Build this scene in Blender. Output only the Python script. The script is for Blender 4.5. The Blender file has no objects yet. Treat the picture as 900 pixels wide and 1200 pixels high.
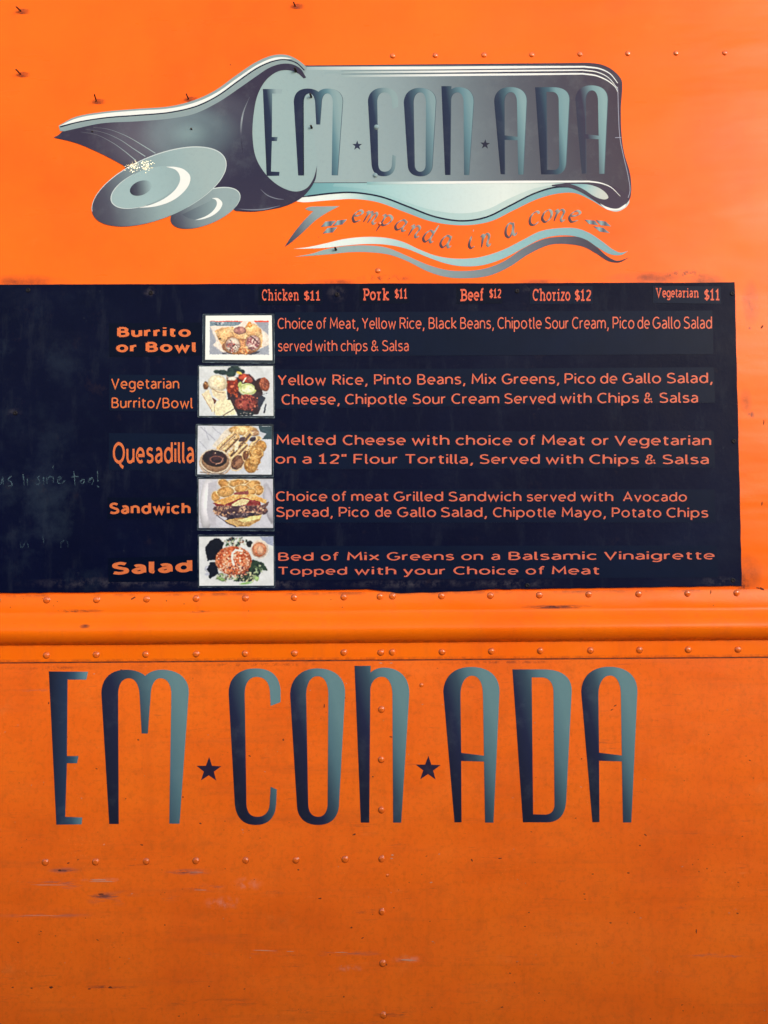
import bpy, math, random, re
import numpy as np
from mathutils import Vector, Matrix, Euler

random.seed(7)
rng = np.random.default_rng(11)
scene = bpy.context.scene
R = math.radians

# ------------------------------------------------------------------ camera
D = 1.73                                    # metres from the lens to the truck side
CAM = Vector((0, -D, 1.60))
cam_d = bpy.data.cameras.new('camera')
cam = bpy.data.objects.new('camera', cam_d)
scene.collection.objects.link(cam)
cam_d.sensor_fit = 'HORIZONTAL'; cam_d.sensor_width = 36; cam_d.lens = 40.0
cam_d.clip_start = 0.02; cam_d.clip_end = 3000
cam.location = CAM
cam.rotation_euler = (Matrix.Rotation(R(90 + 2.7), 3, 'X') @ Matrix.Rotation(R(-0.42), 3, 'Z')).to_euler()
scene.camera = cam
MR = cam.rotation_euler.to_matrix()

# ------------------------------------------------------------------ light
world = bpy.data.worlds.new("World"); scene.world = world; world.use_nodes = True
wn = world.node_tree.nodes; wl = world.node_tree.links
SUN_EL, SUN_AZ = 18, 36                     # sun high behind the photographer's right shoulder
sky = wn.new('ShaderNodeTexSky'); sky.sky_type = 'NISHITA'; sky.sun_disc = False
sky.sun_elevation = R(SUN_EL); sky.sun_rotation = R(180 - SUN_AZ)
sky.air_density = 1.6; sky.dust_density = 0.8; sky.ozone_density = 1.0
wl.new(sky.outputs[0], wn['Background'].inputs[0]); wn['Background'].inputs[1].default_value = 0.15
sun_d = bpy.data.lights.new('sun', 'SUN'); sun = bpy.data.objects.new('sun', sun_d)
scene.collection.objects.link(sun)
sun_d.energy = 1.0; sun_d.angle = R(22); sun_d.color = (1, .98, .965)
sd = Vector((math.sin(R(SUN_AZ)) * math.cos(R(SUN_EL)), -math.cos(R(SUN_AZ)) * math.cos(R(SUN_EL)), math.sin(R(SUN_EL))))
sun.rotation_euler = sd.to_track_quat('Z', 'Y').to_euler(); sun.location = (3, -4, 6)
scene.view_settings.view_transform = 'Standard'
scene.view_settings.look = 'None'; scene.view_settings.gamma = 1
scene.view_settings.exposure = 0.95

# ------------------------------------------------------------------ helpers
FPX = 1000.0
def P(px, py, y=0.0):
    """photo point (900x1200) -> point on the plane at depth y of the truck side: (x, z)"""
    d = MR @ Vector(((px - 450) / FPX, -(py - 600) / FPX, -1))
    t = (y + D) / d.y
    p = CAM + d * t
    return p.x, p.z
def lin(c):
    r = []
    for v in c[:3]:
        v = v / 255
        r.append(v / 12.92 if v <= .04045 else ((v + .055) / 1.055) ** 2.4)
    return tuple(r)
KB = 1.24                                   # how much brighter than its base colour the lit side photographs
def base(c):
    return tuple(min(.92, v / KB) for v in lin(c)) + (1,)

def tag(o, label=None, cat=None, group=None, kind=None):
    if label: o['label'] = label
    if cat: o['category'] = cat
    if group: o['group'] = group
    if kind: o['kind'] = kind
    return o
def empty(name, loc, label, cat, group=None):
    o = bpy.data.objects.new(name, None); scene.collection.objects.link(o)
    o.location = loc; o.empty_display_size = .05
    return tag(o, label, cat, group)
def link_mesh(name, me, mat, parent=None, smooth=False):
    o = bpy.data.objects.new(name, me); scene.collection.objects.link(o)
    if mat and not me.materials: me.materials.append(mat)
    if parent:
        o.parent = parent
    if smooth:
        me.polygons.foreach_set('use_smooth', [True] * len(me.polygons))
    return o
def mesh_from(name, verts, faces, mat, parent=None, smooth=False):
    """verts in world metres; stored relative to the parent"""
    off = parent.location if parent else Vector((0, 0, 0))
    if parent and parent.parent: off = off + parent.parent.location
    vv = [(v[0] - off[0], v[1] - off[1], v[2] - off[2]) for v in verts]
    me = bpy.data.meshes.new(name); me.from_pydata(vv, [], faces); me.update()
    return link_mesh(name, me, mat, parent, smooth)

# --- outlines
def flat(path, n=10):
    """'M x,y L x,y ... C ... S(catmull) ... Z' -> list of loops"""
    loops = []; cur = []; p = None
    for cmd, body in re.findall(r'([MLCSZ])([^MLCSZ]*)', path):
        v = [float(t) for t in re.findall(r'-?\d+\.?\d*', body)]
        pts = list(zip(v[0::2], v[1::2]))
        if cmd == 'M':
            if cur: loops.append(cur)
            cur = [pts[0]]; p = pts[0]
            for q in pts[1:]: cur.append(q); p = q
        elif cmd == 'L':
            for q in pts: cur.append(q); p = q
        elif cmd == 'C':
            for i in range(0, len(pts), 3):
                a, b, c, d = p, pts[i], pts[i + 1], pts[i + 2]
                for k in range(1, n + 1):
                    t = k / n; s = 1 - t
                    cur.append((s**3*a[0] + 3*s*s*t*b[0] + 3*s*t*t*c[0] + t**3*d[0],
                                s**3*a[1] + 3*s*s*t*b[1] + 3*s*t*t*c[1] + t**3*d[1]))
                p = d
        elif cmd == 'S':
            cur += cr([p] + pts, n)[1:]; p = pts[-1]
    if cur: loops.append(cur)
    return loops
def cr(pts, n=8):
    """open Catmull-Rom through the points"""
    if len(pts) < 3: return list(pts)
    q = [(2*pts[0][0]-pts[1][0], 2*pts[0][1]-pts[1][1])] + list(pts) + [(2*pts[-1][0]-pts[-2][0], 2*pts[-1][1]-pts[-2][1])]
    out = [pts[0]]
    for i in range(1, len(q) - 2):
        a, b, c, d = q[i-1], q[i], q[i+1], q[i+2]
        def td(u, w): return max(1e-6, math.hypot(w[0]-u[0], w[1]-u[1]) ** .5)
        t0 = 0; t1 = t0 + td(a, b); t2 = t1 + td(b, c); t3 = t2 + td(c, d)
        for k in range(1, n + 1):
            t = t1 + (t2 - t1) * k / n
            def L(u, w, ta, tb): return tuple(((tb - t) * u[j] + (t - ta) * w[j]) / (tb - ta) for j in (0, 1))
            A1 = L(a, b, t0, t1); A2 = L(b, c, t1, t2); A3 = L(c, d, t2, t3)
            B1 = L(A1, A2, t0, t2); B2 = L(A2, A3, t1, t3)
            out.append(L(B1, B2, t1, t2))
    return out
def ell(cx, cy, a, b, th=0, n=56, a0=0, a1=360):
    c, s = math.cos(R(th)), math.sin(R(th)); out = []
    full = (a1 - a0) >= 360
    for k in range(n if full else n + 1):
        t = R(a0 + (a1 - a0) * k / n)
        x, y = a * math.cos(t), b * math.sin(t)
        out.append((cx + x * c - y * s, cy + x * s + y * c))
    return out
def ribbon_loop(pts, wid):
    """closed outline of a line of width wid(t) px along pts"""
    n = len(pts); L = []; Rr = []
    for i, p in enumerate(pts):
        a = pts[max(0, i-1)]; b = pts[min(n-1, i+1)]
        dx, dy = b[0]-a[0], b[1]-a[1]; l = math.hypot(dx, dy) or 1
        w = wid(i / (n-1)) / 2
        L.append((p[0] - dy/l*w, p[1] + dx/l*w)); Rr.append((p[0] + dy/l*w, p[1] - dx/l*w))
    return L + Rr[::-1]
VT = 0.00005                                  # vinyl thickness
def shape(name, loops, depth, mat, parent, tr=None, thick=VT):
    """vinyl cut-out: loops in photo px (tr maps other pixels to photo px), front face `depth` m in front of the side"""
    cu = bpy.data.curves.new(name, 'CURVE'); cu.dimensions = '2D'; cu.fill_mode = 'BOTH'; cu.extrude = thick / 2
    off = parent.location
    for lp in loops:
        if tr: lp = [tr(*q) for q in lp]
        out = []
        for q in lp:
            w = P(q[0], q[1], -depth)
            if not out or (abs(w[0]-out[-1][0]) + abs(w[1]-out[-1][1])) > 2e-5: out.append(w)
        if abs(out[0][0]-out[-1][0]) + abs(out[0][1]-out[-1][1]) < 2e-5: out.pop()
        sp = cu.splines.new('POLY'); sp.points.add(len(out) - 1); sp.use_cyclic_u = True
        for pt, w in zip(sp.points, out): pt.co = (w[0] - off[0], w[1] - off[2], 0, 1)
    tmp = bpy.data.objects.new(name, cu)
    me = bpy.data.meshes.new_from_object(tmp)
    bpy.data.objects.remove(tmp); bpy.data.curves.remove(cu)
    me.name = name
    n = len(me.vertices); co = np.empty(n * 3, 'f'); me.vertices.foreach_get('co', co); co = co.reshape(-1, 3)
    new = np.stack([co[:, 0], -depth + thick / 2 - co[:, 2] - off[1], co[:, 1]], 1)
    me.vertices.foreach_set('co', new.ravel()); me.materials.clear(); me.update()
    return link_mesh(name, me, mat, parent)
def zm(x0, y0, k):
    return lambda x, y: (x0 + x / k, y0 + y / k)

# --- materials
class NT:
    def __init__(s, name):
        s.m = bpy.data.materials.new(name); s.m.use_nodes = True
        s.t = s.m.node_tree; s.b = s.t.nodes['Principled BSDF']
    def n(s, typ, **kw):
        nd = s.t.nodes.new('ShaderNode' + typ)
        for k, v in kw.items():
            if k.startswith('i_'): nd.inputs[k[2:].replace('_', ' ')].default_value = v
            else: setattr(nd, k, v)
        return nd
    def l(s, a, b): s.t.links.new(a, b)
    def math(s, op, a, b=None, clamp=False):
        nd = s.n('Math', operation=op); nd.use_clamp = clamp
        for i, v in enumerate((a, b)):
            if v is None: continue
            if isinstance(v, (int, float)): nd.inputs[i].default_value = v
            else: s.l(v, nd.inputs[i])
        return nd.outputs[0]
    def mix(s, fac, a, b, mode='MIX'):
        nd = s.n('MixRGB', blend_type=mode)
        for k, v in ((0, fac), (1, a), (2, b)):
            if isinstance(v, (int, float)): nd.inputs[k].default_value = v
            elif isinstance(v, tuple): nd.inputs[k].default_value = v
            else: s.l(v, nd.inputs[k])
        return nd.outputs[0]
    def noise(s, co, scale, detail=4, rough=.6, stretch=None):
        if stretch:
            mp = s.n('Mapping'); mp.inputs['Scale'].default_value = stretch; s.l(co, mp.inputs[0]); co = mp.outputs[0]
        nd = s.n('TexNoise'); nd.inputs['Scale'].default_value = scale; nd.inputs['Detail'].default_value = detail
        nd.inputs['Roughness'].default_value = rough; s.l(co, nd.inputs['Vector']); return nd.outputs[0]
    def ramp(s, fac, stops, interp='LINEAR'):
        nd = s.n('ValToRGB'); nd.color_ramp.interpolation = interp; e = nd.color_ramp.elements
        while len(e) < len(stops): e.new(.5)
        for k, (p, c) in enumerate(stops):
            e[k].position = p; e[k].color = c if isinstance(c, tuple) else (c, c, c, 1)
        s.l(fac, nd.inputs[0]); return nd.outputs[0]
    def map(s, v, a, b, c=0., d=1.):
        nd = s.n('MapRange'); s.l(v, nd.inputs[0])
        for k, q in zip((1, 2, 3, 4), (a, b, c, d)): nd.inputs[k].default_value = q
        return nd.outputs[0]
    def obj(s): return s.n('TexCoord').outputs['Object']
    def blob(s, co, px, py, rx, ry, off=(0, 0)):
        """soft elliptical region round a spot of the side, 1 in the middle, 0 outside"""
        x, z = P(px, py); S = 0.00173
        mp = s.n('Mapping'); mp.vector_type = 'POINT'
        mp.inputs['Scale'].default_value = (1 / (rx * S), 0, 1 / (ry * S))
        mp.inputs['Location'].default_value = (-(x - off[0]) / (rx * S), 0, -(z - off[1]) / (ry * S))
        s.l(co, mp.inputs[0])
        ln = s.n('VectorMath', operation='LENGTH'); s.l(mp.outputs[0], ln.inputs[0])
        return s.map(ln.outputs['Value'], 1.0, 0.15, 0, 1)
    def set(s, **kw):
        for k, v in kw.items():
            k = k.replace('_', ' ')
            if isinstance(v, (int, float, tuple)): s.b.inputs[k].default_value = v
            else: s.l(v, s.b.inputs[k])
        return s
    def bump(s, h, strength, dist=.001):
        nd = s.n('Bump'); nd.inputs['Strength'].default_value = strength; nd.inputs['Distance'].default_value = dist
        s.l(h, nd.inputs['Height']); s.l(nd.outputs[0], s.b.inputs['Normal'])

def baseo(c):
    return tuple(min(.92, v / 1.10) for v in lin(c)) + (1,)
def orange_paint(name, lower=False, rail=False):
    m = NT(name); co = m.obj()
    c0 = baseo((255, 104, 6)); c1 = baseo((247, 94, 4)); c2 = baseo((255, 110, 9))
    if lower: c0 = baseo((252, 108, 24)); c1 = baseo((238, 97, 22)); c2 = baseo((255, 116, 28))
    big = m.noise(co, 3.2, 5, .62)
    col = m.ramp(big, [(.3, c1), (.5, c0), (.72, c2)])
    # fine mottling, faint brush streaks along the side
    fine = m.noise(co, 95, 6, .7)
    col = m.mix(m.map(fine, .5, .74, 0, .5 if lower else .12), col, baseo((200, 84, 24)))
    st = m.noise(co, 26, 5, .7, (1, 1, .12))
    col = m.mix(m.map(st, .52, .74, 0, .32 if lower else .10), col, baseo((214, 92, 26)))
    hs = m.noise(co, 34, 6, .72, (.07, 1, 1))
    col = m.mix(m.map(hs, .54, .74, 0, .42 if lower else .10), col, baseo((205, 92, 40)))
    # lighter chalky patches where the paint has faded
    fa = m.noise(co, 11, 7, .75)
    col = m.mix(m.map(fa, .60, .80, 0, .5 if lower else .22), col, baseo((255, 138, 66)))
    if lower:
        mo = m.noise(co, 20, 8, .78)
        col = m.mix(m.map(mo, .50, .72, 0, .45), col, baseo((200, 92, 32)))
        hs2 = m.noise(co, 75, 6, .8, (.10, 1, 1))
        col = m.mix(m.map(hs2, .60, .72, 0, .55), col, baseo((150, 74, 56)))
        hs3 = m.noise(co, 64, 6, .8, (.14, 1, 1))
        col = m.mix(m.map(hs3, .63, .74, 0, .5), col, baseo((255, 140, 80)))
    # tiny dark specks
    v = m.n('TexVoronoi', i_Scale=70.0); m.l(co, v.inputs['Vector'])
    sp = m.math('MULTIPLY', m.map(v.outputs['Distance'], .13, .05, 0, 1), m.map(m.noise(co, 9, 3, .6), .55, .66, 0, 1))
    col = m.mix(m.math('MULTIPLY', sp, .75 if lower else .35), col, baseo((84, 44, 36)))
    v2 = m.n('TexVoronoi', i_Scale=120.0); m.l(co, v2.inputs['Vector'])
    sp = m.math('MULTIPLY', m.map(v2.outputs['Distance'], .16, .04, 0, 1), m.map(m.noise(co, 6, 3, .6), .52, .66, 0, 1))
    col = m.mix(m.math('MULTIPLY', sp, .5 if lower else .2), col, baseo((255, 160, 100)))
    # shaped marks
    grit = m.noise(co, 60, 8, .75)
    soft = m.noise(co, 22, 5, .6)
    dark = baseo((38, 24, 34))
    def smudge(lst, color, gate, amt):
        nonlocal col
        for (px, py, rx, ry) in lst:
            b = m.blob(co, px, py, rx, ry)
            b = m.math('MULTIPLY', b, gate)
            col = m.mix(m.math('MULTIPLY', b, amt, True), col, color)
    if not lower:
        smudge([(25, 331, 62, 11), (395, 331, 40, 5), (760, 326, 55, 9), (826, 330, 30, 10), (640, 330, 40, 4), (876, 672, 20, 26),
                (880, 355, 12, 30), (874, 470, 8, 18)], dark, m.map(soft, .35, .62, .25, 1.4), .5)
        smudge([(800, 321, 40, 6), (452, 326, 40, 5), (878, 383, 9, 5), (870, 688, 10, 16), (880, 486, 5, 6)], dark, m.map(grit, .48, .6, 0, 1.4), .6)
        if rail:
            col = m.mix(.6, col, m.mix(m.map(big, .3, .7), baseo((255, 108, 8)), baseo((255, 122, 10))))
            gate = m.map(m.noise(co, 46, 8, .8, (.16, 1, 1)), .46, .58, 0, 1.4)
            dm = baseo((88, 46, 44))
            smudge([(652, 711, 46, 3.2), (80, 716, 46, 2.6), (228, 716, 26, 2.6), (104, 733, 7, 3)], dm, gate, .9)
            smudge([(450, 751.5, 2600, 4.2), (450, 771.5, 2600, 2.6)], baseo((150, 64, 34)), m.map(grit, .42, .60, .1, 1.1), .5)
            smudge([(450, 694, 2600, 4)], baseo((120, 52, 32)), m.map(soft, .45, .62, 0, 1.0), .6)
            sp_ = m.noise(co, 30, 6, .75, (1, 1, .2)); col = m.mix(m.map(sp_, .52, .75, 0, .32), col, baseo((206, 88, 38)))
    else:
        gate = m.map(m.noise(co, 46, 8, .8, (.16, 1, 1)), .50, .60, 0, 1.5)
        grey = baseo((160, 98, 88)); dk = baseo((96, 56, 54))
        smudge([(60, 1036, 90, 7), (135, 1053, 38, 10), (190, 1052, 24, 7), (222, 1022, 34, 5), (236, 1040, 34, 6), (75, 1020, 20, 4),
                (50, 1073, 60, 3), (290, 1116, 70, 4), (400, 1117, 60, 4), (40, 810, 30, 3), (850, 1120, 60, 4)], grey, gate, .6)
        smudge([(76, 1020, 18, 2.4), (120, 1050, 22, 3.4), (232, 1040, 26, 4), (215, 1022, 16, 3), (255, 1175, 80, 5), (380, 1184, 60, 4), (470, 1188, 36, 5),
                (62, 1157, 40, 3), (125, 1157, 40, 3)], dk, gate, .55)
        smudge([(262, 1058, 26, 9), (290, 1036, 20, 9), (120, 1031, 30, 3), (410, 1135, 20, 4), (478, 1124, 22, 5)], baseo((236, 150, 128)), m.map(grit, .46, .6, 0, 1.2), .4)
        smudge([(470, 793, 14, 5), (60, 783, 60, 3), (590, 776, 90, 2.5), (300, 779, 90, 2.5)], baseo((120, 56, 36)), m.map(grit, .46, .6, 0, 1.2), .6)
    rough = m.map(m.noise(co, 5, 5, .6, (.6, 1, 3)), .3, .7, .24, .40)
    m.set(Base_Color=col, Roughness=m.math('ADD', rough, .12 if lower else 0.), Specular_IOR_Level=.18)
    h = m.math('ADD', m.math('ADD', m.math('MULTIPLY', m.noise(co, 2.3, 2, .5, (1, 1, 2.2)), 7.0), m.math('MULTIPLY', m.noise(co, 6.5, 2, .5, (.7, 1, 2.4)), 2.2)), m.math('MULTIPLY', m.noise(co, 160, 3, .6), .10))
    m.bump(h, 1.0, .0011)
    return m.m

def vinyl(name, colfn, rough=.34, worn=.05, spec=.10):
    m = NT(name); col = colfn(m); co = m.obj()
    if worn:
        nz = m.noise(co, 120, 6, .72)
        col = m.mix(m.map(nz, .5, .75, 0, worn * 2), col, base((70, 68, 84)))
        nz2 = m.noise(co, 17, 6, .7)
        col = m.mix(m.map(nz2, .52, .78, 0, worn * 2.4), col, base((176, 190, 194)))
    m.set(Base_Color=col, Roughness=rough, Specular_IOR_Level=spec)
    m.bump(m.noise(co, 220, 2, .5), .12, .0004)
    return m.m
def plain(name, c, rough=.4, worn=.03, spec=.10):
    return vinyl(name, lambda m: m.mix(0, base(c), base(c)), rough, worn, spec)
def lin_grad(name, p0, p1, stops, org, rough=.34, worn=.04):
    """colour printed along the line p0 -> p1 (photo px)"""
    a = Vector(P(*p0)); b = Vector(P(*p1)); d = b - a; L2 = d.length_squared
    def f(m):
        co = m.obj()
        dt = m.n('VectorMath', operation='DOT_PRODUCT'); m.l(co, dt.inputs[0])
        dt.inputs[1].default_value = (d.x / L2, 0, d.y / L2)
        o = (Vector((org[0], org[2])) - a).dot(d) / L2
        return m.ramp(m.math('ADD', dt.outputs['Value'], o), [(p, base(c)) for p, c in stops])
    return vinyl(name, f, rough, worn)
def rad_grad(name, c, rx, ry, stops, org, rough=.34, worn=.04, extra=None):
    def f(m):
        co = m.obj(); x, z = P(*c); S = .00173
        mp = m.n('Mapping'); mp.inputs['Scale'].default_value = (1/(rx*S), 0, 1/(ry*S))
        mp.inputs['Location'].default_value = (-(x-org[0])/(rx*S), 0, -(z-org[2])/(ry*S)); m.l(co, mp.inputs[0])
        ln = m.n('VectorMath', operation='LENGTH'); m.l(mp.outputs[0], ln.inputs[0])
        col = m.ramp(ln.outputs['Value'], [(p, base(k)) for p, k in stops], 'EASE')
        return extra(m, col, co) if extra else col
    return vinyl(name, f, rough, worn)
def gen_grad(name, stops, worn=.05, tilt=.12, rough=.34):
    """colour printed across one letter, left to right"""
    def f(m):
        g = m.n('TexCoord').outputs['Generated']; sp = m.n('SeparateXYZ'); m.l(g, sp.inputs[0])
        v = m.math('ADD', sp.outputs[0], m.math('MULTIPLY', m.math('SUBTRACT', sp.outputs[2], .5), tilt))
        return m.ramp(v, [(p, base(c)) for p, c in stops])
    return vinyl(name, f, rough, worn)

# ================================================================== THE TRUCK
truck = empty('food_truck', (0, 0, 0), 'orange riveted steel side of a food truck with a raised rub rail', 'food truck')
M_UP = orange_paint('orange_paint_upper'); M_LO = orange_paint('orange_paint_lower', True)
XL, XR = -2.6, 2.3
z_seam = sum(P(px, py)[1] for px, py in ((60, 775.5), (850, 770.5))) / 2
z_rt = sum(P(px, py)[1] for px, py in ((60, 697), (850, 690))) / 2         # top of the rub-rail plate
def bevel_box(name, x0, x1, y0, y1, z0, z1, mat, parent, bev=.0, div=1):
    import bmesh
    bm = bmesh.new(); bmesh.ops.create_cube(bm, size=1)
    off = parent.location if parent else Vector()
    for v in bm.verts:
        v.co = ((x0+x1)/2 + v.co.x*(x1-x0) - off[0], (y0+y1)/2 + v.co.y*(y1-y0) - off[1], (z0+z1)/2 + v.co.z*(z1-z0) - off[2])
    if bev: bmesh.ops.bevel(bm, geom=bm.edges[:], offset=bev, segments=2, affect='EDGES')
    me = bpy.data.meshes.new(name); bm.to_mesh(me); bm.free()
    return link_mesh(name, me, mat, parent)
Z_TOP, Z_BOT = 3.05, .38
bevel_box('upper_panel', XL, XR, 0, .004, z_rt - .03, Z_TOP, M_UP, truck)
bevel_box('lower_panel', XL, XR, -.0002, .004, Z_BOT, z_seam + .012, M_LO, truck, .0008)
m = NT('dark_body'); m.set(Base_Color=(.03, .03, .035, 1), Roughness=.6); M_BODY = m.m
bevel_box('body_frame', XL, XR, .0045, 2.1, Z_BOT + .3, Z_TOP + .01, M_BODY, truck, .001)
# plate and rub rail: one pressed profile run along the side
def sweep(name, prof, mat, x0, x1, n=60, wav=0.0004):
    vs = []; fs = []; k = len(prof)
    for i in range(n + 1):
        x = x0 + (x1 - x0) * i / n
        dz = wav * math.sin(x * 5.1) + wav * .5 * math.sin(x * 13.7)
        for (y, z) in prof: vs.append((x, y, z + (dz if y < -.004 else 0)))
    for i in range(n):
        for j in range(k - 1):
            a = i*k + j; fs.append((a, a + 1, a + k + 1, a + k))
    fs.append(tuple(range(k))[::-1]); fs.append(tuple(n*k + j for j in range(k)))
    o = mesh_from(name, vs, fs, mat, truck)
    return o
def zrow(py): return sum(P(px, py + d)[1] for px, d in ((60, 3.5), (850, -3.0))) / 2
pl = -.0026
prof = [(0.0015, z_rt), (pl + .0006, z_rt), (pl, z_rt - .0008), (pl, zrow(713.5)), (pl - .0008, zrow(715))]
rail = [(0, 716), (.0015, 718.5), (.006, 722), (.0115, 725.5), (.0160, 728.5), (.0190, 732), (.0202, 735.5), (.0196, 739), (.0176, 742.3), (.0148, 745.2), (.0112, 748), (.0070, 750.3), (.003, 752), (0, 753)]
prof = prof[:-1] + [(pl - y*1.2, zrow(p)) for y, p in rail] + [(pl, zrow(754)), (pl, z_seam + .0012), (pl + .0012, z_seam), (.0015, z_seam)]
M_RAIL = orange_paint('orange_paint_rail', rail=True)
rail_o = sweep('rub_rail', prof, M_RAIL, XL, XR)
for p in rail_o.data.polygons: p.use_smooth = True
rail_o.data.polygons[-1].use_smooth = False; rail_o.data.polygons[-2].use_smooth = False
md = rail_o.modifiers.new('e', 'EDGE_SPLIT'); md.split_angle = R(38)
m = NT('seam_grime'); co = m.obj(); g = m.noise(co, 50, 6, .7)
m.set(Base_Color=m.mix(m.map(g, .4, .6), base((44, 22, 20)), base((150, 62, 28))), Roughness=.8)
bevel_box('seam_sealant', XL, XR, -.0012, -.0003, z_seam - .0018, z_seam - .0001, m.m, truck)

# rivets: low domed heads with a small flat ring round them
def rivet_mesh(name, r, h, mat):
    prof = [(r*1.16, .0), (r*1.10, .00025), (r*.99, .0004), (r*.96, h*.35), (r*.84, h*.68), (r*.62, h*.90), (r*.34, h*.99), (0, h)]
    n = 20; vs = []; fs = []
    for (rr, y) in prof[:-1]:
        for k in range(n):
            t = 2*math.pi*k/n; vs.append((rr*math.cos(t), -y, rr*math.sin(t)))
    vs.append((0, -h, 0)); top = len(vs) - 1
    for j in range(len(prof) - 2):
        for k in range(n):
            a = j*n + k; b = j*n + (k+1) % n; fs.append((a, b, b + n, a + n))
    j = len(prof) - 2
    for k in range(n): fs.append((j*n + k, j*n + (k+1) % n, top))
    me = bpy.data.meshes.new(name); me.from_pydata(vs, [], fs); me.materials.append(mat)
    me.polygons.foreach_set('use_smooth', [True]*len(me.polygons)); me.update()
    return me
def rivet_mat(name, c, lo):
    m = NT(name); co = m.obj(); g = m.n('ObjectInfo').outputs['Random']
    col = m.mix(m.map(g, 0, 1, 0, .5), base(c), base(lo))
    ed = m.n('VectorMath', operation='LENGTH'); m.l(co, ed.inputs[0])
    col = m.mix(m.map(ed.outputs['Value'], .0058, .0066, 0, .9), col, base((128, 54, 24)))
    m.set(Base_Color=col, Roughness=.16, Specular_IOR_Level=.75); m.bump(m.noise(co, 400, 3, .6), .25, .0004); return m.m
RM = rivet_mesh('rivet', .0060, .0031, rivet_mat('rivet_paint', (250, 114, 30), (232, 96, 32)))
RMV = rivet_mesh('rivet', .0060, .0034, plain('vinyl_over_rivet', (140, 164, 174), .3))
def rivet(px, py, ydepth, sc=1.0, me=None):
    x, z = P(px, py, -ydepth)
    o = bpy.data.objects.new('rivet', me or RM); scene.collection.objects.link(o); o.parent = truck
    o.location = (x, -ydepth, z); o.scale = (sc,) * 3; o.rotation_euler = (random.uniform(-.10, .10), random.uniform(0, 6), random.uniform(-.10, .10))
    return o
for px, py in zip((460.4, 510, 567, 623, 679.3, 736, 792.5, 849, 905), (65.4, 65.2, 64.6, 64, 63.2, 62.8, 62.2, 61.8, 61)): rivet(px, py, 0, .86)
for i, px in enumerate((-3, 54.5, 113, 171.5, 229.5, 287.5, 345, 403, 445.5, 459.5, 517.5, 574.5, 632, 690, 748.5, 806, 863.5, 921)):
    rivet(px, 703.2 - (px - 54) * .0101, .0026); 
for px in (-3, 54.5, 112.5, 171, 229.5, 287.5, 345, 403, 446, 460, 518, 576, 633.5, 691.5, 749, 806.5, 864.5, 922):
    rivet(px, 768 - (px - 54) * .0088, .0026)
for px in (-6, 53, 112, 171, 229.6, 287.5, 346.5, 404.3, 447.6): rivet(px, 1010.6 - (px - 53) * .0096, .0002)
for px, py in ((446.8, 831.6), (446.9, 890), (447.3, 949.3), (448, 1068.6), (448.5, 1129), (449, 1189.5), (449.3, 1250)): rivet(px, py, .0002)
for px, py, s in ((443, 317.3, .86), (445, 262, .62), (441, 149, .8), (440, 205.5, .8), (494, 803, .6), (454, 1026, .4)): rivet(px, py, .0003 if py > 700 else .0006 if py < 210 else 0, s, RMV if py < 210 else None)

# screws whose tips stick out of the side
m = NT('rusty_steel'); co = m.obj(); g = m.noise(co, 300, 4, .6)
m.set(Base_Color=m.ramp(g, [(.35, (.012, .009, .011, 1)), (.7, (.06, .035, .03, 1))]), Roughness=.5, Metallic=.5); M_STEEL = m.m
m = NT('dark_ring'); co = m.obj(); g = m.noise(co, 90, 5, .7)
ln = m.n('VectorMath', operation='LENGTH'); m.l(co, ln.inputs[0])
fac = m.math('MULTIPLY', m.map(ln.outputs['Value'], .016, .003, 0, 1), m.map(g, .35, .62, .2, 1))
m.set(Base_Color=base((150, 60, 24)), Roughness=.7, Alpha=m.math('MULTIPLY', fac, .8)); M_OVAL = m.m
def screw(px, py, length, dx, dz, r=.0013, depth=0.0, name='protruding_screw', ring=True):
    x, z = P(px, py, -depth)
    n = 10; vs = []; fs = []; prof = []
    k = 16
    for j in range(k + 1):
        t = j / k
        rr = r * (1.0 + (.22 if j % 2 else -.05)) * (1 if t < .85 else 1 - (t - .85) / .15 * .75)
        prof.append((t * length, rr))
    for (s, rr) in prof:
        cx, cz = dx * s / length, dz * s / length
        for q in range(n):
            a = 2*math.pi*q/n; vs.append((x + cx + rr*math.cos(a), -depth - s, z + cz + rr*math.sin(a)))
    for j in range(k):
        for q in range(n):
            a = j*n + q; b = j*n + (q+1) % n; fs.append((a, b, b+n, a+n))
    fs.append(tuple(k*n + q for q in range(n)))
    root = bpy.data.objects.new(name, None); scene.collection.objects.link(root)
    o = mesh_from(name, vs, fs, M_STEEL, truck, True)
    bpy.data.objects.remove(root)
    if ring:
        me = bpy.data.meshes.new('dark_ring')
        N = 24; V = [(0, 0, 0)] + [(.019*math.cos(2*math.pi*i/N), 0, .006*math.sin(2*math.pi*i/N)) for i in range(N)]  # flat dark oval at the screw foot, wider than high, set slightly right
        me.from_pydata(V, [], [(0, 1 + (i+1) % N, 1 + i) for i in range(N)])
        g = link_mesh('dark_oval', me, M_OVAL, truck); g.location = (x + .004, -depth - .0002, z - .001)
    return o
screw(24.5, 13, .016, -.004, .000)
screw(24.5, 87, .018, -.004, .001)
screw(113, 118.5, .026, .004, .001)
screw(221, 116, .020, -.001, .001)
screw(346, 7, .014, -.003, .0)
NAIL = [(109, 155, .003, 1.1), (225, 152, .003, 1.4), (347, 84, .012, 2.0), (365, 114, .012, 1.8), (365.5, 150, .008, 1.8), (394, 293, .010, 1.8)]
for px, py, L, r in NAIL: screw(px, py, L, -.002, .002, r*.001, .0004, 'screw_tip', False)

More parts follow.
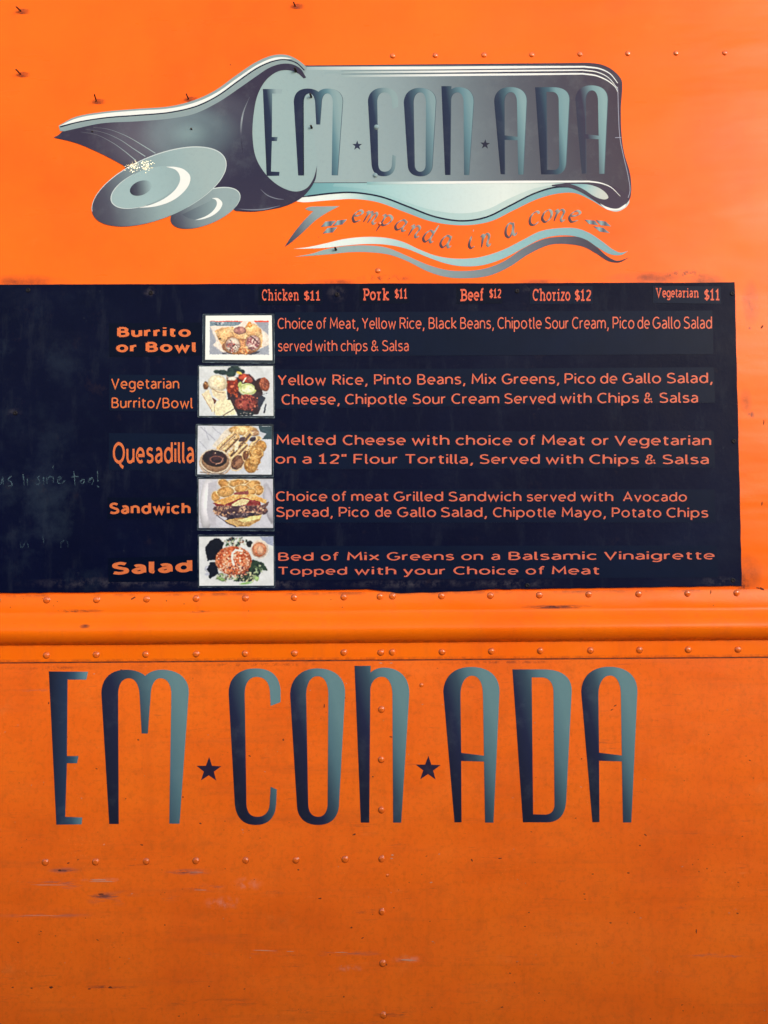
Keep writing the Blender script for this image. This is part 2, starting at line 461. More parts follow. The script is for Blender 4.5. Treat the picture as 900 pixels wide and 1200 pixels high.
# specks, chips and scrapes bitten out of the paint (one thin piece of geometry)
def chips(name, lst, mat, depth, parent=truck):
    vs = []; fs = []
    for i, (px, py, w, h, rot) in enumerate(lst):
        dd = depth + (.000003 * (i % 12)); n = 9; s = len(vs); c, q = math.cos(R(rot)), math.sin(R(rot))
        x0, z0 = P(px, py, -dd); vs.append((x0, -dd - .00012, z0))
        for k in range(n):
            t = 2*math.pi*k/n; rr = random.uniform(.55, 1.1)
            a, b = w/2*math.cos(t)*rr, h/2*math.sin(t)*rr
            x, z = P(px + a*c - b*q, py + a*q + b*c, -dd); vs.append((x, -dd, z))
        for k in range(n): fs.append((s, s + 1 + (k+1) % n, s + 1 + k))
    o = mesh_from(name, vs, fs, mat, parent); o['kind'] = 'stuff'; return o
M_CHIP = plain('chip_dark', (104, 52, 40), .7, .0); M_CHIP2 = plain('chip_pale', (226, 150, 120), .6, .0)
dk = [(732+84, 1091, 1.6, 7, 4), (553, 1008, 1.6, 5, -30), (332, 867, 2, 3, 0), (380, 827, 1.4, 6, 0), (235, 965, 4, 2, 30), (162, 867, 3, 2, 20), (156, 701, 8, 2.4, -25),
      (195, 704, 2, 2, 0), (108, 734.5, 6, 3, 20), (22, 735, 2, 4, 0), (104, 734, 2, 2, 0), (162, 716.5, 2, 2, 0), (168, 754, 5, 2, 0), (569, 720.5, 2, 2, 0), (576, 722, 2, 2, 0), (814, 740, 1.6, 5, 5),
      (833, 694, 1.4, 6, 5), (893, 690, 7, 3, 25), (888, 689, 4, 2, 10), (870, 744, 3, 3, 0), 
      (893, 383, 6, 2, -55), (895, 495, 1.4, 7, 5), (893, 590, 1.4, 6, 5), (415, 978, 5, 2.4, -20), (57, 824, 2, 4, 0), (270, 76, 2, 1.5, 0), (15, 1157, 3, 2, 0), (60, 1157, 5, 3, 10), (129, 1157, 5, 2.5, 0), (37, 1158, 3, 2, 0),
      (105, 1159, 4, 2, 0), (412, 1087, 3, 2, -20), (735, 1065+17, 1, 1, 0), (70, 1020, 5, 2.6, 0), (118, 1048, 8, 2.4, 0), 
      ]
for _ in range(110):
    py = 780 + 420 * random.random() ** .8; w = random.uniform(.8, 2.4)
    dk.append((random.uniform(-20, 920), py, w * random.uniform(.8, 2.2), w * .8, random.uniform(-30, 30)))
for _ in range(26): dk.append((random.uniform(-10, 910), random.uniform(700, 750), random.uniform(.8, 2), random.uniform(.7, 1.4), 0))
for _ in range(16): dk.append((random.uniform(-10, 910), random.uniform(10, 320), random.uniform(.6, 1.3), random.uniform(.6, 1.2), 0))
def dep(py): return .00035 if py > 776 else 0.00005
chips('paint_chips', [c for c in dk if c[1] > 778], M_CHIP, .00045)
chips('paint_chips', [c for c in dk if c[1] < 690 ], M_CHIP, .0002)
chips('paint_chips', [c for c in dk if 690 <= c[1] < 716], M_CHIP, .0029)
chips('paint_chips', [(c[0], c[1] if c[1] < 730 else c[1], c[2], c[3], c[4]) for c in dk if 755 < c[1] <= 770], M_CHIP, .0029)
pale = [(120, 1033, 40, 1.4, 0), (60, 1037, 50, 1, 0), (115, 1031, 20, 2, 0), (230, 1022, 24, 1, 0), (235, 1043, 16, 1, 0), (310, 1114, 30, 1.2, 2), (400, 1116, 20, 1.2, 0), (340, 1115, 12, 1, 0),
        (505, 1034, 4, 2, 0), (460, 1002, 4, 2, 0), (459, 1006, 4, 1.4, 0), (446, 777, 6, 1.5, 0), (458, 777, 5, 1.5, 0), (50, 1073, 60, .8, 0), (17, 33, 1.2, 6, 0), (478, 1125, 22, 2.5, 3)]
for _ in range(70): pale.append((random.uniform(-20, 920), random.uniform(778, 1200), random.uniform(.8, 3), random.uniform(.7, 1.4), random.uniform(-20, 20)))
chips('paint_chips', [c for c in pale if c[1] > 700], M_CHIP2, .00052)

# ================================================================== GROUND AND AN ADDED, UNSEEN FENCE THAT SHADES THE TRUCK SIDE
m = NT('asphalt'); co = m.obj(); g = m.noise(co, 60, 8, .7)
m.set(Base_Color=m.ramp(g, [(.3, (.035, .035, .037, 1)), (.7, (.07, .068, .066, 1))]), Roughness=.9); m.bump(g, .5, .01)
me = bpy.data.meshes.new('ground'); gs = 400
me.from_pydata([(-gs, -gs, 0), (gs, -gs, 0), (gs, gs, 0), (-gs, gs, 0)], [], [(0, 1, 2, 3)])
tag(link_mesh('ground', me, m.m), kind='structure')
m = NT('shade_fence_boards'); co = m.obj(); g = m.noise(co, 14, 7, .7, (1, 1, .08))
m.set(Base_Color=m.mix(m.map(m.n('ObjectInfo').outputs['Random'], 0, 1, 0, .4), m.ramp(g, [(.3, (.05, .035, .025, 1)), (.7, (.12, .085, .06, 1))]), (.09, .08, .07, 1)), Roughness=.8)
fence = empty('shade_fence', (-1.6, -3.3, 0), 'tall weathered board fence standing across from the truck side', 'fence')
FH = 2.05  # fence added out of view so the lower panel darkens towards the bottom
bm_ = bevel_box('board', -.07, .07, -.011, .011, .03, FH, m.m, None, .003).data
bpy.data.objects.remove(bpy.data.objects['board'])
for k in range(70):
    o = bpy.data.objects.new('board', bm_); scene.collection.objects.link(o); o.parent = fence
    o.location = (-3.8 + k*.146, random.uniform(-.004, .004), random.uniform(-.015, .015))
for zz in (.3, 1.0, 1.75): bevel_box('shade_fence_rail', -5.5, 4.9, -3.355, -3.316, zz, zz + .09, m.m, fence, .003)
for k in range(6): bevel_box('shade_fence_post', -5.4 + k*2.02, -5.3 + k*2.02, -3.46, -3.357, 0, FH - .1, m.m, fence, .004)
# truck wheels, far to either side
m = NT('tyre_rubber'); m.set(Base_Color=(.02, .02, .021, 1), Roughness=.8); M_TYRE = m.m
m = NT('steel_rim'); m.set(Base_Color=(.5, .5, .5, 1), Roughness=.45, Metallic=.6); M_RIMW = m.m
def wheel(x0, y0):
    for nm, prof, mt in (('tyre', [(.24, .03), (.36, .0), (.40, .03), (.41, .11), (.40, .20), (.36, .23), (.24, .2)], M_TYRE), ('rim', [(.24, .03), (.21, .08), (.10, .05), (.0, .05)], M_RIMW)):
        n = 36; vs = [(r_*math.cos(2*math.pi*k/n) + x0, y0 + y_, .412 + r_*math.sin(2*math.pi*k/n)) for r_, y_ in prof for k in range(n)]
        fs = [(j*n+k, j*n+(k+1) % n, (j+1)*n+(k+1) % n, (j+1)*n+k) for j in range(len(prof)-1) for k in range(n)]
        mesh_from(nm, vs, fs, mt, truck, True)
wheel(-2.1, .18); wheel(1.75, .18)

# ================================================================== MENU BOARD
board = empty('menu_board', (0, 0, P(450, 690)[1]), 'navy black chalkboard menu panel screwed to the orange truck side', 'menu board')
m = NT('chalkboard'); co = m.obj()
off = (board.location[0], board.location[2])
col = m.ramp(m.noise(co, 2.6, 5, .65), [(.3, base((4, 8, 36))), (.55, base((8, 13, 43))), (.75, base((14, 21, 50)))])
wipe = m.noise(co, 5, 7, .72, (.5, 1, 1))
col = m.mix(m.map(wipe, .52, .75, 0, .16), col, base((58, 66, 82)))
streak = m.noise(co, 30, 7, .75, (1, 1, .22))
col = m.mix(m.map(streak, .54, .76, 0, .12), col, base((84, 92, 104)))
dust = m.noise(co, 70, 8, .8)
left = m.math('MAXIMUM', m.blob(co, 60, 600, 170, 170, off), m.math('MAXIMUM', m.blob(co, 20, 420, 150, 110, off), m.blob(co, 330, 560, 80, 60, off)))
ls = m.math('MULTIPLY', left, m.map(m.noise(co, 8, 6, .7), .5, .68, 0, 1))
col = m.mix(m.math('MULTIPLY', ls, .11), col, base((92, 112, 128)))
col = m.mix(m.math('MULTIPLY', m.map(dust, .62, .74, 0, .28), m.map(m.noise(co, 7, 3, .6), .45, .62)), col, base((100, 108, 120)))
brn = m.noise(co, 18, 6, .75)
col = m.mix(m.map(brn, .6, .8, 0, .35), col, base((66, 52, 54)))
for (px, py, rx, ry) in ((600, 684, 60, 7), (840, 683, 30, 9), (480, 684, 100, 6), (320, 684, 60, 8), (150, 683, 140, 8), (18, 484, 10, 6), (395, 345, 14, 12), (177, 343, 10, 8), (620, 339, 12, 6)):
    b = m.math('MULTIPLY', m.blob(co, px, py, rx, ry, off), m.map(m.noise(co, 60, 8, .8), .46, .6, 0, 1.2))
    col = m.mix(m.math('MULTIPLY', b, .3), col, base((104, 96, 104)))
m.set(Base_Color=col, Roughness=m.map(m.noise(co, 9, 5, .6), .3, .7, .32, .50), Specular_IOR_Level=.05)
m.bump(m.math('ADD', m.noise(co, 120, 4, .6), m.math('MULTIPLY', m.noise(co, 5, 2, .5), 4)), .35, .0008)
M_BOARD = m.m
def wavy(a, b, n, amp):
    out = []
    for k in range(n):
        t = k / n; out.append((a[0] + (b[0]-a[0])*t + random.uniform(-amp, amp)*.6, a[1] + (b[1]-a[1])*t + random.uniform(-amp, amp)*.5))
    return out
bl = wavy((-190, 334), (861, 331), 60, .35) + wavy((861, 331), (869.5, 686), 26, .5) + wavy((869.5, 686.5), (560, 691), 26, .8) + \
     wavy((560, 692), (470, 695.5), 8, .7) + wavy((470, 695.5), (430, 690), 6, .5) + wavy((430, 690.5), (-190, 697), 60, .8)
shape('board_panel', [bl], .0042, M_BOARD, board, thick=.0042)
# countersunk screws holding the board
def disc_screw(px, py, depth, parent, r=.0048):
    x, z = P(px, py, -depth); n = 16; vs = []; fs = []
    prof = [(r, 0), (r*.98, .0006), (r*.8, .0013), (r*.3, .0016), (r*.28, .0008), (0, .0008)]
    for rr, y in prof[:-1]:
        for k in range(n): vs.append((x + rr*math.cos(2*math.pi*k/n), -depth - y, z + rr*math.sin(2*math.pi*k/n)))
    vs.append((x, -depth - .0008, z))
    for j in range(len(prof)-2):
        for k in range(n):
            a = j*n+k; b = j*n+(k+1) % n; fs.append((a, b, b+n, a+n))
    j = len(prof)-2
    for k in range(n): fs.append((j*n+k, j*n+(k+1) % n, len(vs)-1))
    return mesh_from('screw', vs, fs, M_BSCREW, parent, True)
m = NT('blackened_screw'); co = m.obj(); g = m.noise(co, 200, 4, .7)
m.set(Base_Color=m.ramp(g, [(.4, base((12, 12, 24))), (.7, base((44, 36, 42)))]), Roughness=.5, Specular_IOR_Level=.15); M_BSCREW = m.m
for px, py in ((858, 344), (860, 517), (606, 341), (395, 345), (177, 343), (18, 484), (859, 680), (618, 686), (33, 340)): disc_screw(px, py, .0042, board)

# ------------------------------------------------------------------ stroke lettering
X = .69; bq = .06
def A_(cx, cy, rx, ry, a0, a1, n=14): return [(cx + rx*math.cos(R(a0+(a1-a0)*k/n)), cy + ry*math.sin(R(a0+(a1-a0)*k/n))) for k in range(n+1)]
bowl = A_(.26, .375, .26, .315, 0, 360, 22)
def arch(x0, x1): return [(x0, .46)] + A_((x0+x1)/2, .46, (x1-x0)/2, .23, 180, 0, 10)[1:] + [(x1, bq)]
G = {
 'a': [cr([(.05, .63), (.20, X+.005), (.37, .63), (.43, .46)], 5) + [(.43, bq)], cr([(.43, .41), (.20, .40), (.02, .25), (.10, .09), (.26, .07), (.43, .20)], 5)],
 'b': [bowl, [(0, .99), (0, bq)]], 'd': [[(p[0], p[1]) for p in bowl], [(.52, .99), (.52, bq)]],
 'c': [A_(.27, .375, .27, .315, 48, 312)], 'o': [A_(.275, .375, .275, .315, 0, 360, 22)],
 'e': [[(.02, .37), (.51, .37)] + A_(.265, .375, .255, .315, 0, 308, 18)[1:]],
 'f': [cr([(.36, .96), (.22, .95), (.13, .80)], 5) + [(.13, bq)], [(0, X), (.31, X)]],
 'g': [bowl, [(.52, X), (.52, -.02)] + cr([(.52, -.02), (.42, -.19), (.24, -.23), (.04, -.18)], 5)[1:]],
 'h': [[(0, .99), (0, bq)], arch(0, .47)], 'n': [[(0, X), (0, bq)], arch(0, .47)], 'm': [[(0, X), (0, bq)], arch(0, .41), arch(.41, .82)],
 'i': [[(0, X), (0, bq)], [(0, .87), (0, .99)]], 'k': [[(0, .99), (0, bq)], [(.42, X), (.04, .36), (.45, bq)]],
 'l': [[(0, .99), (0, .19)] + cr([(0, .19), (.03, .09), (.13, .06)], 4)[1:]],
 'p': [bowl, [(0, X), (0, -.23)]], 'r': [[(0, X), (0, bq)], cr([(0, .44), (.09, .62), (.28, .68)], 5)],
 's': [cr([(.40, .63), (.22, .69), (.05, .62), (.05, .47), (.21, .39), (.38, .32), (.39, .14), (.20, .06), (0, .11)], 4)],
 't': [[(.12, .87), (.12, .22)] + cr([(.12, .22), (.17, .09), (.33, .07)], 4)[1:], [(0, X), (.33, X)]],
 'u': [[(0, X), (0, .26)] + cr([(0, .26), (.07, .10), (.22, .06), (.37, .12), (.46, .28)], 4)[1:], [(.46, X), (.46, bq)]],
 'v': [[(0, X), (.24, bq), (.48, X)]], 'w': [[(0, X), (.18, bq), (.37, .60), (.56, bq), (.74, X)]], 'x': [[(0, X), (.46, bq)], [(.46, X), (0, bq)]],
 'y': [[(0, X), (.25, bq)], [(.49, X), (.22, -.08)] + cr([(.22, -.08), (.14, -.20), (0, -.22)], 4)[1:]], 'z': [[(.02, X), (.42, X), (0, bq), (.44, bq)]],
 'A': [[(0, bq), (.33, .94), (.66, bq)], [(.12, .33), (.54, .33)]],
 'B': [[(0, .94), (0, bq)], [(0, .94), (.24, .94)] + A_(.26, .73, .22, .21, 80, -90, 8) + [(0, .52)], [(0, .525), (.28, .525)] + A_(.28, .29, .26, .23, 85, -90, 8) + [(0, .06)]],
 'C': [A_(.36, .5, .36, .44, 52, 308, 18)], 'G': [A_(.37, .5, .37, .44, 52, 335, 20) + [(.68, .46), (.42, .46)]],
 'F': [[(.52, .94), (0, .94), (0, bq)], [(0, .51), (.46, .51)]],
 'M': [[(0, bq), (.04, .94), (.36, .30), (.68, .94), (.72, bq)]],
 'P': [[(0, bq), (0, .94), (.26, .94)] + A_(.28, .69, .25, .25, 85, -90, 9) + [(0, .44)]],
 'R': [[(0, bq), (0, .94), (.26, .94)] + A_(.28, .71, .24, .23, 85, -90, 9) + [(0, .48)], [(.28, .48), (.54, bq)]],
 'Q': [A_(.38, .5, .38, .44, 0, 360, 26), [(.40, .07), (.56, -.12), (.72, -.20)]], 'S': [cr([(.52, .86), (.30, .945), (.07, .85), (.06, .65), (.28, .52), (.52, .40), (.54, .17), (.28, .06), (0, .13)], 5)],
 'T': [[(0, .94), (.62, .94)], [(.31, .94), (.31, bq)]], 'V': [[(0, .94), (.32, bq), (.64, .94)]], 'Y': [[(0, .94), (.30, .46), (.60, .94)], [(.30, .46), (.30, bq)]],
 '1': [[(.04, .76), (.24, .94), (.24, bq)], [(.04, bq), (.44, bq)]], '2': [cr([(.02, .82), (.22, .94), (.44, .84), (.42, .60), (.20, .30), (0, bq)], 5), [(0, bq), (.47, bq)]],
 '$': [cr([(.44, .80), (.24, .88), (.05, .78), (.08, .58), (.25, .50), (.44, .40), (.44, .20), (.22, .12), (0, .20)], 4), [(.24, 1.03), (.24, -.04)]],
 '&': [cr([(.70, bq), (.40, .38), (.13, .70), (.18, .90), (.32, .94), (.44, .82), (.38, .64), (.10, .42), (.02, .22), (.12, .08), (.30, .06), (.50, .20), (.62, .46)], 5)],
 '"': [[(0, 1.0), (0, .74)], [(.16, 1.0), (.16, .74)]], ',': [[(.06, .12), (.03, -.04), (-.03, -.16)]], '/': [[(0, -.06), (.36, 1.0)]],
}
SERIF = {'C': [(.66, .80, 1)], 'h': [(0, .06, 0), (.47, .06, 0), (-.06, .96, 0)], 'i': [(0, .06, 0), (-.06, .66, 0)], 'k': [(0, .06, 0), (-.06, .96, 0), (.45, .06, 0), (.40, .67, 0)], 'n': [(0, .06, 0), (.47, .06, 0), (-.06, .66, 0)],
         'P': [(0, .06, 0), (-.04, .94, 0)], 'r': [(.03, .06, 0), (-.06, .66, 0)], 'B': [(-.06, .06, 0), (-.06, .94, 0)], 'f': [(.14, .06, 0)], 'V': [(0, .94, 0), (.64, .94, 0)]}
def word_strokes(word, w, serif=False):
    """-> list of (loop, order) quads strips in font space, plus ink extent"""
    x = 0; out = []; lo = 1e9; hi = -1e9
    for ch in word:
        gl = [list(s) for s in G[ch]]
        if serif:
            for (sx, sy, v) in SERIF.get(ch, []):
                gl.append([(sx, sy - .12), (sx, sy + .14)] if v else [(sx - .15, sy), (sx + .15, sy)])
        xs = [p[0] for s in gl for p in s]; x0, x1 = min(xs), max(xs)
        for s in gl: out.append([(p[0] - x0 + x, p[1]) for p in s])
        lo = min(lo, x); hi = max(hi, x + x1 - x0)
        x += (x1 - x0) + w + (.115 if not serif else .06)
        if ch in 'rtyvTf' : x -= .03
        if ch == 'l': x -= .07
    return out, lo - w/2, hi + w/2
def strip_mesh(strokes, w, depth, fmap, step=.000012):
    """ribbons with round-ish joins; each stroke a hair in front of the last so that none lie in one plane"""
    vs = []; fs = []
    k = 0
    for s in strokes:
        pts = [s[0]]
        for p in s[1:]:
            if math.hypot(p[0]-pts[-1][0], p[1]-pts[-1][1]) > 1e-4: pts.append(p)
        n = len(pts)
        closed = n > 5 and math.hypot(pts[0][0]-pts[-1][0], pts[0][1]-pts[-1][1]) < 1e-3
        if closed: pts = pts[:-1]; n -= 1
        base_i = len(vs); dd = depth + step * (k % 6); k += 1
        for i, p in enumerate(pts):
            a = pts[i-1] if (closed or i > 0) else None; b = pts[(i+1) % n] if (closed or i < n-1) else None
            d1 = (p[0]-a[0], p[1]-a[1]) if a else None; d2 = (b[0]-p[0], b[1]-p[1]) if b else None
            if d1 is None: d1 = d2
            if d2 is None: d2 = d1
            l1 = math.hypot(*d1); l2 = math.hypot(*d2)
            n1 = (-d1[1]/l1, d1[0]/l1); n2 = (-d2[1]/l2, d2[0]/l2)
            mx, my = n1[0]+n2[0], n1[1]+n2[1]; ml = math.hypot(mx, my)
            if ml < 1e-4: mx, my, ml = n1[0], n1[1], 1
            mx, my = mx/ml, my/ml
            cs = max(.42, mx*n1[0] + my*n1[1]); hw = w/2/cs
            for sgn in (1, -1):
                q = fmap(p[0] + mx*hw*sgn, p[1] + my*hw*sgn)
                x, z = P(q[0], q[1], -dd); vs.append((x, -dd, z))
        m_ = n if closed else n - 1
        for i in range(m_):
            a = base_i + 2*i; b = base_i + 2*((i+1) % n); fs.append((a, b, b+1, a+1))
    return vs, fs
def lettering(name, words, mat, parent, depth, w=.115, serif=False):
    """words: (text, x0, x1, y_cap, y_base[, slope]) in photo px"""
    V = []; F = []
    for (t, x0, x1, yc, yb, *sl) in words:
        st, lo, hi = word_strokes(t, w, serif); s = sl[0] if sl else 0
        g = (w - .12)
        # end glyph commas hang low, the box given is the ink's
        def fm(u, v, x0=x0, x1=x1, yc=yc, yb=yb, lo=lo, hi=hi, s=s):
            px = x0 + (u - lo) / (hi - lo) * (x1 - x0)
            vv = (v + g/2) / (1 + g)
            return px, yb - vv * (yb - yc) + (px - x0) * s
        v, f = strip_mesh(st, w, depth, fm)
        b = len(V); V += v; F += [tuple(i + b for i in q) for q in f]
    return mesh_from(name, V, F, mat, parent)
def print_ink(name, c):
    m = NT(name); co = m.obj(); g = m.noise(co, 90, 5, .7)
    m.set(Base_Color=m.mix(m.map(g, .42, .68, 0, .35), base(c), base((190, 84, 58))), Roughness=.42, Specular_IOR_Level=.15); return m.m
M_INK = print_ink('orange_ink_names', (230, 118, 66)); M_INK2 = print_ink('orange_ink_descriptions', (230, 110, 84)); M_INK3 = print_ink('orange_ink_prices', (232, 102, 74))
def strip_material(name, c):
    m = NT(name); co = m.obj(); g = m.noise(co, 12, 5, .6)
    m.set(Base_Color=m.mix(m.map(g, .35, .7), base(c), base(tuple(v*1.12 for v in c))), Roughness=.36, Specular_IOR_Level=.06)
    m.bump(m.noise(co, 30, 3, .5), .25, .0008); return m.m
M_STRIP = strip_material('navy_label_tape', (10, 21, 46)); M_STRIP_D = strip_material('dark_label_tape', (3, 10, 34))
def strip(label, quad, lines, w=.115, ink=None, mat=None, serif=False, group=None, name='menu_strip'):
    cx = sum(q[0] for q in quad)/4; cy = max(q[1] for q in quad)
    x, z = P(cx, cy)
    t = empty(name, (x, -.0044, z), label, 'menu label', group)
    lp = []
    for i in range(4):
        a, b = quad[i], quad[(i+1) % 4]
        for k in range(5): lp.append((a[0]+(b[0]-a[0])*k/5 + random.uniform(-.15, .15), a[1]+(b[1]-a[1])*k/5 + random.uniform(-.15, .15)))
    shape('tape', [lp], .0047, mat or M_STRIP, t, thick=.0003)
    for ws in lines: lettering('text_line', ws, ink or M_INK2, t, .00485, w, serif)
    return t
def ws(text, xs, k, segs, yl, yr):
    """words with zoomed x ranges -> px words with cap/base interpolated along the line"""
    out = []; words = text.split()
    xx = [(segs[i][0] + a / k, segs[i][0] + b / k) for i, a, b in xs]
    X0 = xx[0][0]; X1 = xx[-1][1]
    for wd, (a, b) in zip(words, xx):
        t = (a - X0) / (X1 - X0)
        yc = yl[0] + (yr[0]-yl[0])*t; yb = yl[1] + (yr[1]-yl[1])*t
        out.append((wd, a, b, yc, yb, (yr[1]-yl[1])/(X1-X0)))
    return out
Z3 = [(300, 0), (560, 0), (310, 0)]
L1 = ws('Choice of Meat, Yellow Rice, Black Beans, Chipotle Sour Cream, Pico de Gallo Salad',
        [(0,76,200),(0,212,248),(0,260,360),(0,372,492),(0,505,592),(0,607,706),(0,718,836),(1,69,224),(1,236,320),(1,331,460),(1,474,550),(1,561,604),(1,614,712),(1,723,823)], 3, Z3, (372.5, 385.6), (370.8, 385.4))
L2 = ws('served with chips & Salsa', [(0,77,196),(0,207,286),(0,298,392),(0,405,431),(0,443,537)], 3, Z3, (398.8, 411.9), (398.6, 411.6))
L3 = ws('Yellow Rice, Pinto Beans, Mix Greens, Pico de Gallo Salad,', [(2,46,216),(2,239,362),(2,385,515),(2,537,706),(2,728,815),(1,84,286),(1,305,413),(1,430,490),(1,508,644),(1,663,825)], 3, Z3, (439.3, 451.6), (436.6, 449.0))
L4 = ws('Cheese, Chipotle Sour Cream Served with Chips & Salsa', [(2,60,264),(2,283,500),(2,520,638),(2,657,825),(1,92,272),(1,289,400),(1,420,566),(1,584,615),(1,637,774)], 3, Z3, (462, 474.4), (459.8, 472))
L5 = ws('Melted Cheese with choice of Meat or Vegetarian', [(2,42,250),(2,275,496),(2,517,650),(2,672,870),(1,144,204),(1,225,378),(1,400,462),(1,480,820)], 3, Z3, (509.6, 521.6), (510.3, 522))
L6 = ws('on a 12" Flour Tortilla, Served with Chips & Salsa', [(2,38,110),(2,133,165),(2,189,288),(2,313,470),(2,492,733),(1,5,218),(1,238,370),(1,392,566),(1,588,627),(1,648,812)], 3, Z3, (532, 543.4), (532.7, 544))
L7 = ws('Choice of meat Grilled Sandwich served with Avocado', [(2,40,220),(2,237,289),(2,305,437),(2,454,628),(2,646,903),(1,171,343),(1,361,476),(1,510,735)], 3, Z3, (575.8, 587.4), (576.7, 587.8))
L8 = ws('Spread, Pico de Gallo Salad, Chipotle Mayo, Potato Chips', [(2,40,240),(2,261,367),(2,389,446),(2,466,603),(2,619,782),(2,803,1024),(1,295,450),(1,471,645),(1,663,810)], 3, Z3, (594, 605.8), (595, 606.6))
L9 = ws('Bed of Mix Greens on a Balsamic Vinaigrette', [(2,48,172),(2,198,263),(2,290,404),(2,430,666),(2,692,768),(2,797,828),(1,108,419),(1,443,832)], 3, Z3, (647.5, 657.2), (645.8, 655.6))
L10 = ws('Topped with your Choice of Meat', [(2,45,290),(2,316,463),(2,487,638),(2,664,892),(1,168,237),(1,260,430)], 3, Z3, (664.3, 673.6), (663.6, 673.3))
GD = 'description labels stuck in a column on the menu board'; GN = 'dish name labels left of the dish photos'; GP = 'price labels along the top of the menu board'
strip('long dark label describing burrito fillings, rice and black beans, served with chips and salsa', [(322, 366), (835, 364), (836, 415), (322, 417.5)], [L1, L2], .105, group=GD)
strip('long dark label reading yellow rice, pinto beans, mix greens, beside the vegetarian plate photo', [(321.5, 433), (836.5, 430.5), (838, 471.8), (321.5, 479)], [L3, L4], .12, group=GD)
strip('long dark label reading melted cheese on a flour tortilla, beside the quesadilla photo', [(320, 506), (836.5, 505), (838, 547.5), (320, 550)], [L5, L6], .125, group=GD)
strip('long dark label reading grilled sandwich with avocado spread and potato chips', [(321, 573.5), (837.5, 573.5), (838.5, 612), (321, 612.5)], [L7, L8], .125, group=GD)
strip('long dark label reading bed of mix greens on a balsamic vinaigrette, lowest row', [(321.5, 640), (840, 639), (842, 676.5), (321.5, 680)], [L9, L10], .13, group=GD)
def one(t, a, b, yc, yb, s=0): return (t, a, b, yc, yb, s)
strip('dark label with bold orange words burrito or bowl', [(128, 379), (235.5, 378), (236, 417), (128, 418)],
      [[one('Burrito', 137.3, 223.6, 383.2, 395, -.002)], [one('or', 136, 161.5, 401, 412.8), one('Bowl', 170.7, 231.6, 400.6, 412.6)]], .225, M_INK, M_STRIP_D, group=GN)
strip('dark label with thin orange words vegetarian burrito bowl', [(128, 439), (231.5, 440), (231.5, 482), (128, 481)],
      [[one('Vegetarian', 130.2, 210, 443.2, 455.8)], [one('Burrito/Bowl', 130.7, 226.6, 465.8, 478.2, .004)]], .125, M_INK, M_STRIP, group=GN)
strip('dark label with tall narrow orange word quesadilla', [(127.5, 507.5), (230, 508.5), (229.5, 550.5), (128, 551)],
      [[one('Quesadilla', 132.2, 227.2, 518, 543.4, -.004)]], .15, M_INK, M_STRIP, group=GN)
strip('dark label with bold orange word sandwich', [(126, 583), (230, 583), (231, 608), (126, 608)], [[one('Sandwich', 127.8, 223.4, 589, 602.5)]], .205, M_INK, M_STRIP_D, group=GN)
strip('dark label with wide bold orange word salad tilting upward', [(127, 654), (231, 651), (231, 681), (127, 682)], [[one('Salad', 130.3, 225.3, 659, 673.8, -.036)]], .24, M_INK, M_STRIP_D, group=GN)
strip('small price label reading chicken eleven dollars at the left of the price row', [(303, 336), (377.5, 336), (378, 356.5), (303, 357)],
      [[one('Chicken', 307, 350.6, 339, 352.3), one('$11', 356, 375.6, 341, 352.2)]], .15, M_INK3, M_STRIP_D, True, GP, 'price_label')
strip('small price label reading pork eleven dollars', [(421.5, 335), (479.5, 335), (480, 355), (421.5, 355.5)],
      [[one('Pork', 424.7, 456.7, 338, 352), one('$11', 462.3, 477.5, 338.4, 350)]], .16, M_INK3, M_STRIP_D, True, GP, 'price_label')
strip('small price label reading beef twelve dollars', [(535, 335), (588.5, 334.6), (588.5, 355), (535, 356.5)],
      [[one('Beef', 538.7, 567.3, 338.8, 353, -.03), one('$12', 573.3, 587.4, 338.6, 349.4)]], .16, M_INK3, M_STRIP_D, True, GP, 'price_label')
strip('small price label reading chorizo twelve dollars', [(621, 335.5), (694.5, 335), (695, 356), (621, 356.5)],
      [[one('Chorizo', 624.3, 668.3, 338.4, 352.6), one('$12', 673.3, 692.8, 339.4, 352.6)]], .15, M_INK3, M_STRIP, True, GP, 'price_label')
strip('small price label reading vegetarian eleven dollars at the board corner', [(765, 335), (844.5, 335.5), (845, 356), (765, 355)],
      [[one('Vegetarian', 768, 819.3, 337.4, 348.6, .004), one('$11', 825, 843.8, 339, 352)]], .15, M_INK3, M_STRIP, True, GP, 'price_label')

# chalk handwriting, faint and half rubbed out
m = NT('chalk'); co = m.obj(); g = m.noise(co, 160, 7, .8); g2 = m.noise(co, 14, 4, .6)
fac = m.math('MULTIPLY', m.map(g, .38, .60), m.map(g2, .34, .58, .15, 1))
m.set(Base_Color=base((116, 146, 160)), Roughness=.9, Specular_IOR_Level=.1, Alpha=m.math('MULTIPLY', fac, .48)); M_CHALK = m.m
zc = zm(0, 530, 6.923)
chalk = [cr([(-20, 200), (-14, 262), (4, 258), (22, 206), (26, 262)]), cr([(92, 192), (66, 222), (92, 244), (98, 268), (64, 272)]), [(188, 180), (196, 268)], [(222, 212), (222, 268)],
         cr([(326, 190), (306, 206), (322, 236), (312, 258), (284, 256)]), [(352, 200), (356, 262)], [(378, 202), (382, 258)], cr([(382, 222), (404, 198), (430, 206), (434, 250)]), [(430, 110), (432, 140)],
         cr([(470, 226), (498, 206), (486, 196), (468, 216), (472, 248), (500, 252), (528, 226)]), [(598, 152), (604, 200), (610, 272)], cr([(578, 204), (606, 196), (636, 198)]),
         cr([(686, 222), (662, 226), (652, 244), (670, 252), (688, 236)]), cr([(722, 214), (746, 206), (758, 226), (744, 264)]), cr([(742, 214), (716, 232), (736, 248)]), [(792, 150), (794, 236)], [(786, 276), (804, 280)]]
za = zm(0, 320, 3)
